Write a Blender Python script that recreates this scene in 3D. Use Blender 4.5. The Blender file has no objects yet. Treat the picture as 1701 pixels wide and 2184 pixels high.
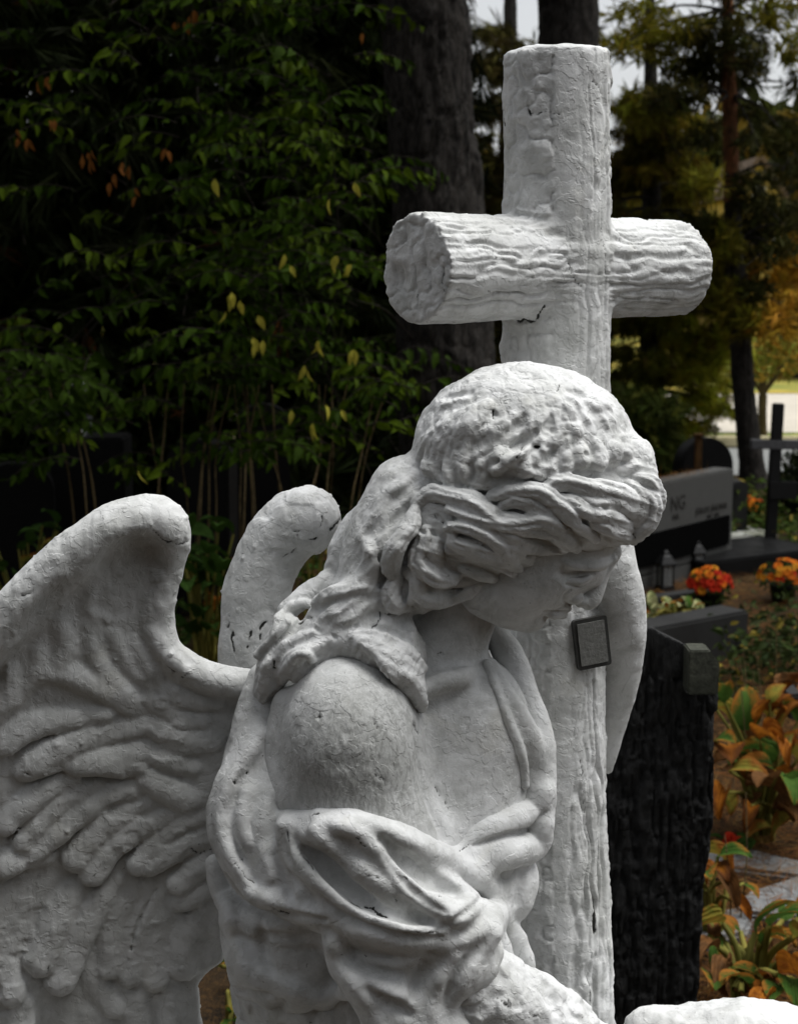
import bpy, bmesh, math, random
import numpy as np
from mathutils import Vector, Matrix

scene = bpy.context.scene
COL = scene.collection
rad = math.radians
random.seed(7)

# ------------------------------------------------------------------ camera
CAM_H, PITCH, FPX, HFOV = 1.60, rad(8.34), 3540.0, 2 * math.atan(850.5 / 3540.0)
cam_data = bpy.data.cameras.new("camera")
cam = bpy.data.objects.new("camera", cam_data)
COL.objects.link(cam)
cam.location = (0, 0, CAM_H)
cam.rotation_euler = (rad(90) - PITCH, 0, 0)
cam_data.sensor_fit = 'HORIZONTAL'
cam_data.sensor_width = 36.0
cam_data.angle = HFOV
cam_data.clip_start, cam_data.clip_end = 0.05, 2000
cam_data.dof.use_dof = True
cam_data.dof.focus_distance = 1.66
cam_data.dof.aperture_fstop = 16.0
scene.camera = cam

# ------------------------------------------------------------------ sky, sun, exposure
SUN_EL, SUN_AZ = rad(68), rad(88)          # azimuth measured from +Y towards +X
world = bpy.data.worlds.new("World")
scene.world = world
world.use_nodes = True
wn, wl = world.node_tree.nodes, world.node_tree.links
wn.clear()
w_out = wn.new('ShaderNodeOutputWorld')
w_bg = wn.new('ShaderNodeBackground')
w_sky = wn.new('ShaderNodeTexSky')
w_sky.sky_type = 'NISHITA'
w_sky.sun_disc = False
w_sky.sun_elevation = SUN_EL
w_sky.sun_rotation = SUN_AZ
w_sky.air_density, w_sky.dust_density, w_sky.ozone_density = 1.0, 1.5, 1.0
w_hs = wn.new('ShaderNodeHueSaturation')
w_hs.inputs['Saturation'].default_value = 0.16
wl.new(w_sky.outputs[0], w_hs.inputs['Color'])
wl.new(w_hs.outputs[0], w_bg.inputs[0])
w_bg.inputs[1].default_value = 0.10
wl.new(w_bg.outputs[0], w_out.inputs[0])

sun_d = bpy.data.lights.new("sun", 'SUN')
sun_d.energy = 2.7
sun_d.angle = rad(42)
sun_d.color = (1.0, 0.995, 0.98)
sun = bpy.data.objects.new("sun", sun_d)
COL.objects.link(sun)
_sd = Vector((math.sin(SUN_AZ) * math.cos(SUN_EL), math.cos(SUN_AZ) * math.cos(SUN_EL), math.sin(SUN_EL)))
sun.rotation_euler = _sd.to_track_quat('Z', 'Y').to_euler()

scene.view_settings.view_transform = 'Standard'
scene.view_settings.look = 'None'
scene.view_settings.gamma = 1.0
scene.view_settings.use_curve_mapping = False
scene.view_settings.exposure = 0.52
scene.render.engine = 'CYCLES'
scene.cycles.use_denoising = True
scene.cycles.max_bounces = 6
scene.cycles.diffuse_bounces = 2
scene.cycles.transparent_max_bounces = 8
scene.cycles.caustics_reflective = scene.cycles.caustics_refractive = False

# ------------------------------------------------------------------ helpers
U = 1.7 / FPX
_CP, _SP = math.cos(PITCH), math.sin(PITCH)
AX_R = np.array([1.0, 0, 0]); AX_U = np.array([0, _SP, _CP]); AX_F = np.array([0, _CP, -_SP])
CAM_P = np.array([0, 0, CAM_H])


def to_world(p):
    """sculpt units (right, up, depth beyond 1.7 m) -> metres in the world"""
    p = np.asarray(p, dtype=np.float64)
    return CAM_P + U * (p[..., 0:1] * AX_R + p[..., 1:2] * AX_U + (p[..., 2:3] + FPX) * AX_F)


def ray(x, y):
    return AX_R * ((x - 850.5) / FPX) + AX_U * ((1092 - y) / FPX) + AX_F


def on_ground(x, y, z=0.0):
    d = ray(x, y)
    t = (z - CAM_H) / d[2]
    return Vector(CAM_P + d * t)


def at_dist(x, y, Y):
    """the point on the sight line through (x, y) whose distance along +Y is Y"""
    d = ray(x, y)
    return Vector(CAM_P + d * (Y / d[1]))


def tag(o, label=None, cat=None, group=None, kind=None):
    if label: o['label'] = label
    if cat: o['category'] = cat
    if group: o['group'] = group
    if kind: o['kind'] = kind
    return o


def link(name, me, parent=None, mat=None):
    o = bpy.data.objects.new(name, me)
    COL.objects.link(o)
    if parent is not None: o.parent = parent
    if mat is not None and not me.materials: me.materials.append(mat)
    return o


def empty(name, loc, rz=0.0):
    o = bpy.data.objects.new(name, None)
    COL.objects.link(o)
    o.location = loc
    o.rotation_euler = (0, 0, rz)
    return o


def np_mesh(name, V, F, smooth=True, mat=None):
    """V (n,3), F (m,3|4) arrays -> mesh"""
    V = np.asarray(V, dtype=np.float32); F = np.asarray(F, dtype=np.int32)
    me = bpy.data.meshes.new(name)
    n, m, k = len(V), len(F), F.shape[1]
    me.vertices.add(n); me.vertices.foreach_set('co', V.ravel())
    me.loops.add(m * k); me.loops.foreach_set('vertex_index', F.ravel())
    me.polygons.add(m)
    me.polygons.foreach_set('loop_start', np.arange(0, m * k, k, dtype=np.int32))
    me.polygons.foreach_set('use_smooth', np.full(m, smooth, dtype=bool))
    me.update(calc_edges=True)
    if mat is not None: me.materials.append(mat)
    return me


# ------------------------------------------------------------------ noise in numpy
def _hash(ix, iy, iz, seed):
    h = (ix * 374761393 + iy * 668265263 + iz * 2147483647 + seed * 974634777) & 0xFFFFFFFF
    h = ((h ^ (h >> 13)) * 1274126177) & 0xFFFFFFFF
    h = ((h ^ (h >> 15)) * 2246822519) & 0xFFFFFFFF
    return ((h ^ (h >> 16)) & 0xFFFF) / 32767.5 - 1.0


def vnoise(p, seed=0):
    p = np.asarray(p, dtype=np.float64)
    i = np.floor(p).astype(np.int64); f = p - i
    u = f * f * f * (f * (f * 6 - 15) + 10)
    r = 0
    for dx in (0, 1):
        wx = u[:, 0] if dx else 1 - u[:, 0]
        for dy in (0, 1):
            wy = u[:, 1] if dy else 1 - u[:, 1]
            for dz in (0, 1):
                wz = u[:, 2] if dz else 1 - u[:, 2]
                r = r + wx * wy * wz * _hash(i[:, 0] + dx, i[:, 1] + dy, i[:, 2] + dz, seed)
    return r


def fbm(p, seed=0, oct=3, lac=2.1, gain=0.5):
    a, s, out = 1.0, 1.0, 0
    for o in range(oct):
        out = out + a * vnoise(p * s + 17.3 * o, seed + o)
        a *= gain; s *= lac
    return out


# ------------------------------------------------------------------ clay: a small sculpting kit
def spline(P, n=6):
    """Catmull-Rom through rows of P"""
    P = np.asarray(P, dtype=np.float64)
    if len(P) < 3: 
        t = np.linspace(0, 1, n + 1)[:, None]
        return P[0] * (1 - t) + P[1] * t
    Q = np.vstack([2 * P[0] - P[1], P, 2 * P[-1] - P[-2]])
    out = []
    for k in range(1, len(Q) - 2):
        a, b, c, d = Q[k - 1], Q[k], Q[k + 1], Q[k + 2]
        for t in np.arange(n) / n:
            out.append(0.5 * (2 * b + (c - a) * t + (2 * a - 5 * b + 4 * c - d) * t * t + (3 * b - a - 3 * c + d) * t ** 3))
    out.append(P[-1])
    return np.array(out)


TILT = math.tan(PITCH)


def SR(x, y, z):
    """sculpt point on the sight line through picture point (x, y), z units beyond the reference depth"""
    s = 1 + z / FPX
    return np.array([(x - 850.5) * s, (1092 - y) * s, z])


def S(x, y, z):
    """the same with z counted from the upright plane through the picture's centre"""
    return SR(x, y, z + TILT * (y - 1092))


class Clay:
    def __init__(self, x0, x1, y0, y1, z0, z1, vox):
        c = np.array([S(x, y, z) for x in (x0, x1) for y in (y0, y1) for z in (z0, z1)])
        self.o = c.min(0); self.v = vox
        self.n = np.ceil((c.max(0) - self.o) / vox).astype(int) + 1
        self.a = np.full(self.n, 1e3, dtype=np.float32)
        self.proj = None           # frozen surface that strokes ride on instead of the growing one
        self.under = None          # another lump of clay that strokes may also ride on
        self.ax = [self.o[i] + vox * np.arange(self.n[i]) for i in range(3)]

    def box(self, lo, hi):
        i0 = np.clip(np.floor((lo - self.o) / self.v).astype(int), 0, self.n)
        i1 = np.clip(np.ceil((hi - self.o) / self.v).astype(int) + 1, 0, self.n)
        if np.any(i1 <= i0): return None, None
        sl = tuple(slice(a, b) for a, b in zip(i0, i1))
        g = [self.ax[k][sl[k]].astype(np.float32) for k in range(3)]
        return sl, (g[0][:, None, None], g[1][None, :, None], g[2][None, None, :])

    def merge(self, sl, d, k, cut=False):
        a = self.a[sl]
        if cut:
            d = -d
            if k > 0:
                h = np.maximum(k - np.abs(a - d), 0) / k
                self.a[sl] = np.maximum(a, d) + h * h * k * 0.25
            else: self.a[sl] = np.maximum(a, d)
        else:
            if k > 0:
                h = np.maximum(k - np.abs(a - d), 0) / k
                self.a[sl] = np.minimum(a, d) - h * h * k * 0.25
            else: self.a[sl] = np.minimum(a, d)

    def tube(self, P, k=8, cut=False, flat=1.0):
        """P rows (X,Y,Z,r) in sculpt units; flat squashes along the view axis"""
        P = np.asarray(P, dtype=np.float32)
        pad = P[:, 3].max() + max(k, 12) + 3 * self.v
        sl, g = self.box((P[:, :3] - pad).min(0), (P[:, :3] + pad).max(0))
        if sl is None: return
        D = np.full(self.a[sl].shape, 1e3, dtype=np.float32)
        o = np.array([s.start for s in sl])
        for A, B in zip(P[:-1], P[1:]):
            rr = max(A[3], B[3]) + max(k, 12) + 3 * self.v
            lo, hi = np.minimum(A[:3], B[:3]) - rr, np.maximum(A[:3], B[:3]) + rr
            s2, h = self.box(lo, hi)
            if s2 is None: continue
            ab = B[:3] - A[:3]
            w = np.array([1, 1, 1 / flat], dtype=np.float32)
            abw = ab * w
            L = float((abw * abw).sum()) + 1e-6
            qx, qy, qz = h[0] - A[0], h[1] - A[1], (h[2] - A[2]) * w[2]
            t = np.clip((qx * abw[0] + qy * abw[1] + qz * abw[2]) / L, 0, 1)
            d = np.sqrt((qx - t * abw[0]) ** 2 + (qy - t * abw[1]) ** 2 + (qz - t * abw[2]) ** 2) - (A[3] + t * (B[3] - A[3]))
            s3 = tuple(slice(s.start - oo, s.stop - oo) for s, oo in zip(s2, o))
            D[s3] = np.minimum(D[s3], d)
        self.merge(sl, D, k, cut)

    def chain(self, pts, k=8, cut=False, flat=1.0, n=5):
        """pts (x px, y px, z, r px) along a smooth curve"""
        Q = spline(pts, n)
        P = np.array([np.append(S(*q[:3]), q[3] * (1 + (q[2] + TILT * (q[1] - 1092)) / FPX)) for q in Q])
        self.tube(P, k, cut, flat)

    def blob(self, c, r, k=10, rot=0.0, cut=False):
        """ellipsoid, rot = roll in the picture plane (degrees, clockwise)"""
        C = S(*c); r = np.array(r, dtype=np.float64) * (1 + C[2] / FPX)
        pad = r.max() + k + 3 * self.v
        sl, g = self.box(C - pad, C + pad)
        if sl is None: return
        ca, sa = math.cos(rad(-rot)), math.sin(rad(-rot))
        x, y, z = g[0] - C[0], g[1] - C[1], g[2] - C[2]
        X, Y = x * ca + y * sa, -x * sa + y * ca
        k0 = np.sqrt((X / r[0]) ** 2 + (Y / r[1]) ** 2 + (z / r[2]) ** 2)
        k1 = np.sqrt((X / r[0] ** 2) ** 2 + (Y / r[1] ** 2) ** 2 + (z / r[2] ** 2) ** 2) + 1e-9
        d = (k0 * (k0 - 1) / k1).astype(np.float32)
        d = np.broadcast_to(d, self.a[sl].shape)
        self.merge(sl, d, k, cut)

    def depth(self, x, y):
        """z of the nearest surface on the sight line through (x, y), or None"""
        zs = np.arange(self.ax[2][0], self.ax[2][-1], self.v)
        s = 1 + zs / FPX
        P = np.stack([(x - 850.5) * s, (1092 - y) * s, zs], 1)
        i = np.rint((P - self.o) / self.v).astype(int)
        ok = np.all((i >= 0) & (i < self.n), axis=1)
        if not ok.any(): return self.under.depth(x, y) if self.under is not None else None
        v = np.full(len(zs), 1e3); j = i[ok]; v[ok] = (self.a if self.proj is None else self.proj)[j[:, 0], j[:, 1], j[:, 2]]
        w = np.nonzero(v < 0)[0]
        z = None if len(w) == 0 else float(zs[w[0]])
        if self.under is not None:
            zu = self.under.depth(x, y)
            if zu is not None and (z is None or zu < z): z = zu
        return z

    def project(self, pts, lift, n=5, soft=2):
        """pts (x, y, r) -> rows (x, y, z, r) riding on the surface"""
        Q = spline(pts, n)
        z = [self.depth(q[0], q[1]) for q in Q]
        good = [i for i, v in enumerate(z) if v is not None]
        if not good: return None
        z = np.interp(np.arange(len(z)), good, [z[i] for i in good])
        for _ in range(soft):
            z = np.convolve(np.pad(z, 1, mode='edge'), [0.25, 0.5, 0.25], 'valid')
        r = Q[:, 2]
        if isinstance(lift, tuple): lift = np.linspace(lift[0], lift[1], len(r))
        return np.column_stack([Q[:, 0], Q[:, 1], z - lift * r, r])

    def stroke(self, pts, lift=0.0, k=6, cut=False, flat=1.0, n=5, soft=2):
        R = self.project(pts, lift, n, soft)
        if R is None: return None
        P = np.array([np.append(SR(*q[:3]), q[3] * (1 + q[2] / FPX)) for q in R])
        self.tube(P, k, cut, flat)
        return R

    def sheet(self, poly, zf, t, k=20):
        """slab with the outline poly (px), mid-surface z = zf(x, y), half thickness t"""
        poly = np.asarray(poly, dtype=np.float32)
        X0, Y0 = np.broadcast_arrays(self.ax[0][:, None].astype(np.float32), self.ax[1][None, :].astype(np.float32))
        x, y = X0 + 850.5, 1092 - Y0
        for _ in range(4):
            sc_ = 1 + (zf(x, y) + TILT * (y - 1092)) / FPX
            x, y = X0 / sc_ + 850.5, 1092 - Y0 / sc_
        d2 = np.full(x.shape, 1e9, dtype=np.float32); inside = np.zeros(x.shape, bool)
        for (ax_, ay), (bx, by) in zip(poly, np.roll(poly, -1, axis=0)):
            ex, ey = bx - ax_, by - ay
            tt = np.clip(((x - ax_) * ex + (y - ay) * ey) / (ex * ex + ey * ey + 1e-9), 0, 1)
            d2 = np.minimum(d2, (x - ax_ - tt * ex) ** 2 + (y - ay - tt * ey) ** 2)
            c = ((ay > y) != (by > y)) & (x < (bx - ax_) * (y - ay) / (by - ay + 1e-9) + ax_)
            inside ^= c
        d = np.sqrt(d2); d[inside] *= -1
        zz = zf(x, y) + TILT * (y - 1092)
        dz = np.abs(self.ax[2][None, None, :].astype(np.float32) - zz[:, :, None]) - t
        dd = d[:, :, None]
        h = np.maximum(k - np.abs(dd - dz), 0) / k
        D = np.maximum(dd, dz) + h * h * k * 0.25
        self.merge((slice(None),) * 3, D.astype(np.float32), 6)

    def skin(self):
        """naive surface nets -> (V in sculpt units, F quads)"""
        a = self.a
        a[0], a[-1], a[:, 0], a[:, -1], a[:, :, 0], a[:, :, -1] = (5.0,) * 6
        ins = a < 0
        n = np.array(a.shape)
        c = np.zeros(n - 1, dtype=np.uint8)
        for dx in (0, 1):
            for dy in (0, 1):
                for dz in (0, 1):
                    c += ins[dx:n[0] - 1 + dx, dy:n[1] - 1 + dy, dz:n[2] - 1 + dz]
        I = np.argwhere((c > 0) & (c < 8))
        idx = np.full(n - 1, -1, dtype=np.int32)
        idx[I[:, 0], I[:, 1], I[:, 2]] = np.arange(len(I))
        cor = [(dx, dy, dz) for dx in (0, 1) for dy in (0, 1) for dz in (0, 1)]
        val = {q: a[I[:, 0] + q[0], I[:, 1] + q[1], I[:, 2] + q[2]] for q in cor}
        acc = np.zeros((len(I), 3)); cnt = np.zeros(len(I))
        for q in cor:
            for k in range(3):
                if q[k] == 0:
                    q2 = list(q); q2[k] = 1; q2 = tuple(q2)
                    va, vb = val[q], val[q2]
                    cr = (va < 0) != (vb < 0)
                    t = np.where(cr, va / np.where(cr, va - vb, 1), 0)
                    p = np.zeros((len(I), 3)); p[:] = q; p[:, k] = t
                    acc += p * cr[:, None]; cnt += cr
        V = self.o + self.v * (I + acc / cnt[:, None])
        F = []
        for k in range(3):
            sl0 = [slice(None)] * 3; sl1 = [slice(None)] * 3
            sl0[k] = slice(0, -1); sl1[k] = slice(1, None)
            A, B = ins[tuple(sl0)], ins[tuple(sl1)]
            E = np.argwhere(A != B)
            flip = A[E[:, 0], E[:, 1], E[:, 2]]
            u, w = [(1, 2), (2, 0), (0, 1)][k]
            keep = (E[:, u] > 0) & (E[:, w] > 0)
            E, flip = E[keep], flip[keep]
            q = []
            for du, dw in ((1, 1), (0, 1), (0, 0), (1, 0)):
                e = E.copy(); e[:, u] -= du; e[:, w] -= dw
                q.append(idx[e[:, 0], e[:, 1], e[:, 2]])
            q = np.stack(q, 1)
            q[~flip] = q[~flip][:, ::-1]
            F.append(q)
        return V, np.vstack(F)


def vert_normals(V, F):
    a = V[F[:, 2]] - V[F[:, 0]]; b = V[F[:, 3]] - V[F[:, 1]]
    fn = np.cross(a, b)
    N = np.zeros_like(V)
    for k in range(4):
        for j in range(3):
            N[:, j] += np.bincount(F[:, k], fn[:, j], len(V))
    return N / (np.linalg.norm(N, axis=1, keepdims=True) + 1e-9)


def relax(V, F, it=1, w=0.5):
    for _ in range(it):
        acc = np.zeros_like(V); cnt = np.zeros(len(V))
        for a, b in ((0, 1), (1, 2), (2, 3), (3, 0)):
            for s, t in ((a, b), (b, a)):
                for j in range(3): acc[:, j] += np.bincount(F[:, s], V[F[:, t], j], len(V))
                cnt += np.bincount(F[:, s], minlength=len(V))
        V = V * (1 - w) + w * acc / np.maximum(cnt, 1)[:, None]
    return V


def seg_dist2d(px, py, line):
    d = np.full(len(px), 1e9)
    for (ax_, ay), (bx, by) in zip(line[:-1], line[1:]):
        ex, ey = bx - ax_, by - ay
        t = np.clip(((px - ax_) * ex + (py - ay) * ey) / (ex * ex + ey * ey + 1e-9), 0, 1)
        d = np.minimum(d, np.hypot(px - ax_ - t * ex, py - ay - t * ey))
    return d


def finish(name, clay, parent, mat, origin, disp=None, rough=1.0, seed=0, cracks=(), relax_it=1, maxz=None):
    V, F = clay.skin()
    V = relax(V, F, relax_it, 0.5)
    N = vert_normals(V, F)
    j = np.clip(np.rint((V + 2.5 * clay.v * N - clay.o) / clay.v).astype(int), 0, clay.n - 1)
    if np.median(clay.a[j[:, 0], j[:, 1], j[:, 2]]) < 0:
        N = -N
    else:
        F = F[:, ::-1]          # the sculpt frame is left-handed, the world is not
    # lumpy brushed paint: soft swells and a finer crust
    h = rough * (2.4 * fbm(V / 60.0, seed, 2) + 0.75 * vnoise(V / 16.0, seed + 5) + 0.8 * np.maximum(vnoise(V / 8.0, seed + 9), 0.35))
    if disp is not None: h = h + disp(V, N)
    ck = np.zeros(len(V))
    if cracks:
        s = 1 + V[:, 2] / FPX
        px = V[:, 0] / s + 850.5; py = 1092 - V[:, 1] / s
        jx = px + 3.0 * vnoise(V / 9.0, 91); jy = py + 3.0 * vnoise(V / 9.0, 92)
        front = N[:, 2] < 0.1
        for line, w in cracks:
            lo = np.min(line, axis=0) - 30; hi = np.max(line, axis=0) + 30
            m = front & (px > lo[0]) & (px < hi[0]) & (py > lo[1]) & (py < hi[1])
            if maxz is not None: m &= V[:, 2] < maxz
            if not m.any(): continue
            d = seg_dist2d(jx[m], jy[m], line)
            ww = w * (0.75 + 0.55 * vnoise(V[m] / 16.0, 93))
            deep = 1.0 if w >= 3 else 0.62
            ck[m] = np.maximum(ck[m], deep * np.clip(1.3 - d / np.maximum(ww, 0.3), 0, 1))
        h = h - 5.0 * ck
    V = V + N * h[:, None]
    W = to_world(V) - np.array(origin)
    me = np_mesh(name, W, F, True, mat)
    if cracks:
        at = me.attributes.new('crack', 'FLOAT', 'POINT')
        at.data.foreach_set('value', ck.astype(np.float32))
    return link(name, me, parent)

# ------------------------------------------------------------------ materials
class NT:
    """short hand for building node trees"""
    def __init__(self, name):
        self.m = bpy.data.materials.new(name); self.m.use_nodes = True
        self.t = self.m.node_tree; self.t.nodes.clear()
        self.out = self.t.nodes.new('ShaderNodeOutputMaterial')
        self.b = self.t.nodes.new('ShaderNodeBsdfPrincipled')
        self.t.links.new(self.b.outputs[0], self.out.inputs[0])
        self.tc = self.t.nodes.new('ShaderNodeTexCoord')

    def n(self, typ, **kw):
        nd = self.t.nodes.new('ShaderNode' + typ)
        for k, v in kw.items(): setattr(nd, k, v)
        return nd

    def l(self, a, b): self.t.links.new(a, b)

    def set(self, sock, v):
        if hasattr(v, 'links') or hasattr(v, 'is_linked'): self.l(v, sock)
        else: sock.default_value = v

    def noise(self, scale, detail=4, rough=0.55, vec=None, stretch=None, dist=0.0):
        v = vec if vec is not None else self.tc.outputs['Object']
        if stretch is not None:
            mp = self.n('Mapping'); self.l(v, mp.inputs[0]); mp.inputs['Scale'].default_value = stretch; v = mp.outputs[0]
        nd = self.n('TexNoise')
        self.l(v, nd.inputs['Vector'])
        nd.inputs['Scale'].default_value = scale; nd.inputs['Detail'].default_value = detail
        nd.inputs['Roughness'].default_value = rough; nd.inputs['Distortion'].default_value = dist
        return nd.outputs['Fac']

    def ramp(self, fac, stops, interp='LINEAR'):
        nd = self.n('ValToRGB'); self.l(fac, nd.inputs[0])
        cr = nd.color_ramp; cr.interpolation = interp
        while len(cr.elements) < len(stops): cr.elements.new(0.5)
        for e, (p, c) in zip(cr.elements, stops):
            e.position = p
            e.color = (c, c, c, 1) if isinstance(c, (int, float)) else (*c, 1)
        return nd.outputs[0]

    def mix(self, fac, a, b, mode='MIX'):
        nd = self.n('Mix', data_type='RGBA', blend_type=mode)
        self.set(nd.inputs[0], fac)
        for s, v in ((nd.inputs[6], a), (nd.inputs[7], b)):
            if isinstance(v, tuple): s.default_value = (*v, 1)
            else: self.l(v, s)
        return nd.outputs[2]

    def math(self, op, a, b=0.0):
        nd = self.n('Math', operation=op)
        self.set(nd.inputs[0], a); self.set(nd.inputs[1], b)
        return nd.outputs[0]

    def attr(self, name):
        nd = self.n('Attribute'); nd.attribute_name = name
        return nd

    def bump(self, h, strength=0.3, dist=0.01, prev=None):
        nd = self.n('Bump'); self.l(h, nd.inputs['Height'])
        nd.inputs['Strength'].default_value = strength; nd.inputs['Distance'].default_value = dist
        if prev is not None: self.l(prev, nd.inputs['Normal'])
        return nd.outputs[0]

    def done(self, col=None, rough=0.6, nrm=None, spec=None):
        if col is not None:
            if isinstance(col, tuple): self.b.inputs['Base Color'].default_value = (*col, 1)
            else: self.l(col, self.b.inputs['Base Color'])
        self.set(self.b.inputs['Roughness'], rough)
        if spec is not None: self.b.inputs['Specular IOR Level'].default_value = spec
        if nrm is not None: self.l(nrm, self.b.inputs['Normal'])
        return self.m


def mat_paint(name, stretch=(1, 1, 1), grime_at=None, grime_r=0.1, base=(0.70, 0.705, 0.70), bumps=1.0):
    """old thick white paint: brushed, flaking, grimy in places; objects are in metres"""
    k = NT(name)
    big = k.noise(9, 4, 0.6)
    mid = k.noise(38, 5, 0.65, stretch=stretch)
    fine = k.noise(210, 4, 0.7, stretch=stretch)
    col = k.mix(k.ramp(big, [(0.40, 0.0), (0.72, 1.0)]), base, (0.56, 0.565, 0.545))
    col = k.mix(k.math('MULTIPLY', k.ramp(mid, [(0.50, 0.0), (0.78, 1.0)]), 0.55), col, (0.40, 0.405, 0.385))
    mot = k.noise(27, 6, 0.72, stretch=stretch, dist=0.4)
    col = k.mix(k.math('MULTIPLY', k.ramp(mot, [(0.46, 0.0), (0.66, 1.0)]), 0.6), col, (0.36, 0.365, 0.345))
    # yellowish bloom
    yl = k.noise(16, 3, 0.6, dist=0.6)
    col = k.mix(k.math('MULTIPLY', k.ramp(yl, [(0.62, 0.0), (0.80, 1.0)]), 0.35), col, (0.60, 0.58, 0.49))
    # small specks of dirt
    sp = k.noise(150, 3, 0.75, stretch=stretch)
    gate = k.ramp(k.noise(14, 3, 0.6), [(0.45, 0.0), (0.65, 1.0)])
    spk = k.math('MULTIPLY', k.ramp(sp, [(0.63, 0.0), (0.72, 1.0)]), gate)
    col = k.mix(k.math('MULTIPLY', spk, 0.6), col, (0.22, 0.22, 0.19))
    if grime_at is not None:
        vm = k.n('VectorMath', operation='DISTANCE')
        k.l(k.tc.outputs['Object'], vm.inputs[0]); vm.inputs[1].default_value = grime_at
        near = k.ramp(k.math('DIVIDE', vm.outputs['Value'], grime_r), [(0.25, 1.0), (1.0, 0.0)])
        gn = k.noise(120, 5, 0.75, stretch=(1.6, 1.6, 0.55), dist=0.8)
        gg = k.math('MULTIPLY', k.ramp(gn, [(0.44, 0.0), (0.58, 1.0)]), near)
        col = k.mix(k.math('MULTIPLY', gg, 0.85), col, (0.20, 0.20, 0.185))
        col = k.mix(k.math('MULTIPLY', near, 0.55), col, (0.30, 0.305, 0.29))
    ck = k.attr('crack')
    col = k.mix(k.ramp(ck.outputs['Fac'], [(0.25, 0.0), (0.6, 1.0)]), col, (0.035, 0.035, 0.03))
    h = k.math('ADD', k.math('MULTIPLY', mid, 1.0), k.math('MULTIPLY', fine, 0.2))
    # coats of old paint: terraces with crisp ragged edges, and hairline crazing
    wob = k.n('VectorMath', operation='ADD')
    nz = k.n('TexNoise'); nz.inputs['Scale'].default_value = 45; nz.inputs['Detail'].default_value = 4
    sc = k.n('VectorMath', operation='SCALE'); k.l(nz.outputs['Color'], sc.inputs[0]); sc.inputs['Scale'].default_value = 0.022
    k.l(k.tc.outputs['Object'], nz.inputs['Vector'])
    k.l(k.tc.outputs['Object'], wob.inputs[0]); k.l(sc.outputs[0], wob.inputs[1])
    ter = k.noise(20, 3, 0.5, vec=wob.outputs[0], stretch=stretch)
    terr = k.ramp(ter, [(0.0, 0.0), (0.435, 0.0), (0.45, 0.34), (0.515, 0.34), (0.53, 0.67), (0.60, 0.67), (0.615, 1.0)])
    ter2 = k.noise(52, 3, 0.5, vec=wob.outputs[0], stretch=stretch)
    terr2 = k.ramp(ter2, [(0.0, 0.0), (0.52, 0.0), (0.545, 1.0)])
    vo = k.n('TexVoronoi', feature='DISTANCE_TO_EDGE'); vo.inputs['Scale'].default_value = 19
    k.l(wob.outputs[0], vo.inputs['Vector'])
    patch = k.ramp(k.noise(11, 3, 0.6), [(0.60, 0.0), (0.68, 1.0)])
    hair_ = k.math('MULTIPLY', k.ramp(vo.outputs[0], [(0.0, 1.0), (0.016, 0.0)]), patch)
    col = k.mix(k.math('MULTIPLY', hair_, 0.32), col, (0.16, 0.16, 0.145))
    lost = k.math('MULTIPLY', k.ramp(k.noise(75, 3, 0.6, vec=wob.outputs[0]), [(0.705, 0.0), (0.715, 1.0)]), k.ramp(k.noise(7, 2), [(0.5, 0.0), (0.6, 1.0)]))
    col = k.mix(k.math('MULTIPLY', lost, 0.8), col, (0.13, 0.13, 0.115))
    n1 = k.bump(h, 0.26 * bumps, 0.006)
    n2 = k.bump(terr, 0.65 * bumps, 0.0011, n1)
    n2 = k.bump(terr2, 0.6 * bumps, 0.0006, n2)
    n2 = k.bump(k.math('SUBTRACT', 1.0, hair_), 0.3, 0.0008, n2)
    return k.done(col, 0.62, n2, 0.3)

# ================================================================== THE ANGEL
ORG = Vector((-0.03, 1.62, 0.0))


def tr(ox, oy, k):
    return lambda *P: [(ox + p[0] * k, oy + p[1] * k) + tuple(p[2:]) for p in P]


HZ = tr(853.8, 985.1, .3475)      # picture regions the strokes were read from
BZ = tr(558.2, 952.3, .2555)
DZ = tr(426.9, 1641.9, .4054)
WA = tr(0, 985, .444)
WB = tr(0, 1576, .386)
CZ = tr(788, 755, .4054)
TZ = tr(394, 1248, .5213)


def withr(P, r):
    if isinstance(r, (int, float)): r = [r] * len(P)
    return [(p[0], p[1], q) for p, q in zip(P, r)]


def taper(n, r, a=0.55, b=0.45):
    t = np.linspace(0, 1, n)
    return list(r * np.minimum(1, np.minimum(a + (1 - a) * t / 0.25, b + (1 - b) * (1 - t) / 0.3)))


def lock(c, P, r, lift=0.35, k=5, flat=1.0, strands=True):
    """a lock of hair: one thick strand with two or three finer ones laid along it"""
    R = c.stroke(withr(P, taper(len(P), r)), lift, k, flat=flat)
    if not strands or R is None: return
    T = np.gradient(R[:, :2], axis=0); T /= np.linalg.norm(T, axis=1, keepdims=True) + 1e-9
    Nn = np.column_stack([-T[:, 1], T[:, 0]])
    for off, rr, lf in ((-0.55, 0.34, .45), (0.0, 0.36, .78), (0.55, 0.34, .45)):
        w = R[:, 3:4] * off
        q = R[:, :2] + Nn * w + 0.18 * r * np.sin(np.linspace(0, 5, len(R)) + off * 4)[:, None] * Nn
        P4 = np.array([np.append(SR(a[0], a[1], z - lf * rr0), rr0 * rr * (1 + z / FPX)) for a, z, rr0 in zip(q, R[:, 2], R[:, 3])])
        c.tube(P4, 2)


statue = empty("angel_statue", ORG)
tag(statue, "white painted stone angel leaning with bowed head on a rough log cross", "statue")

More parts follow.
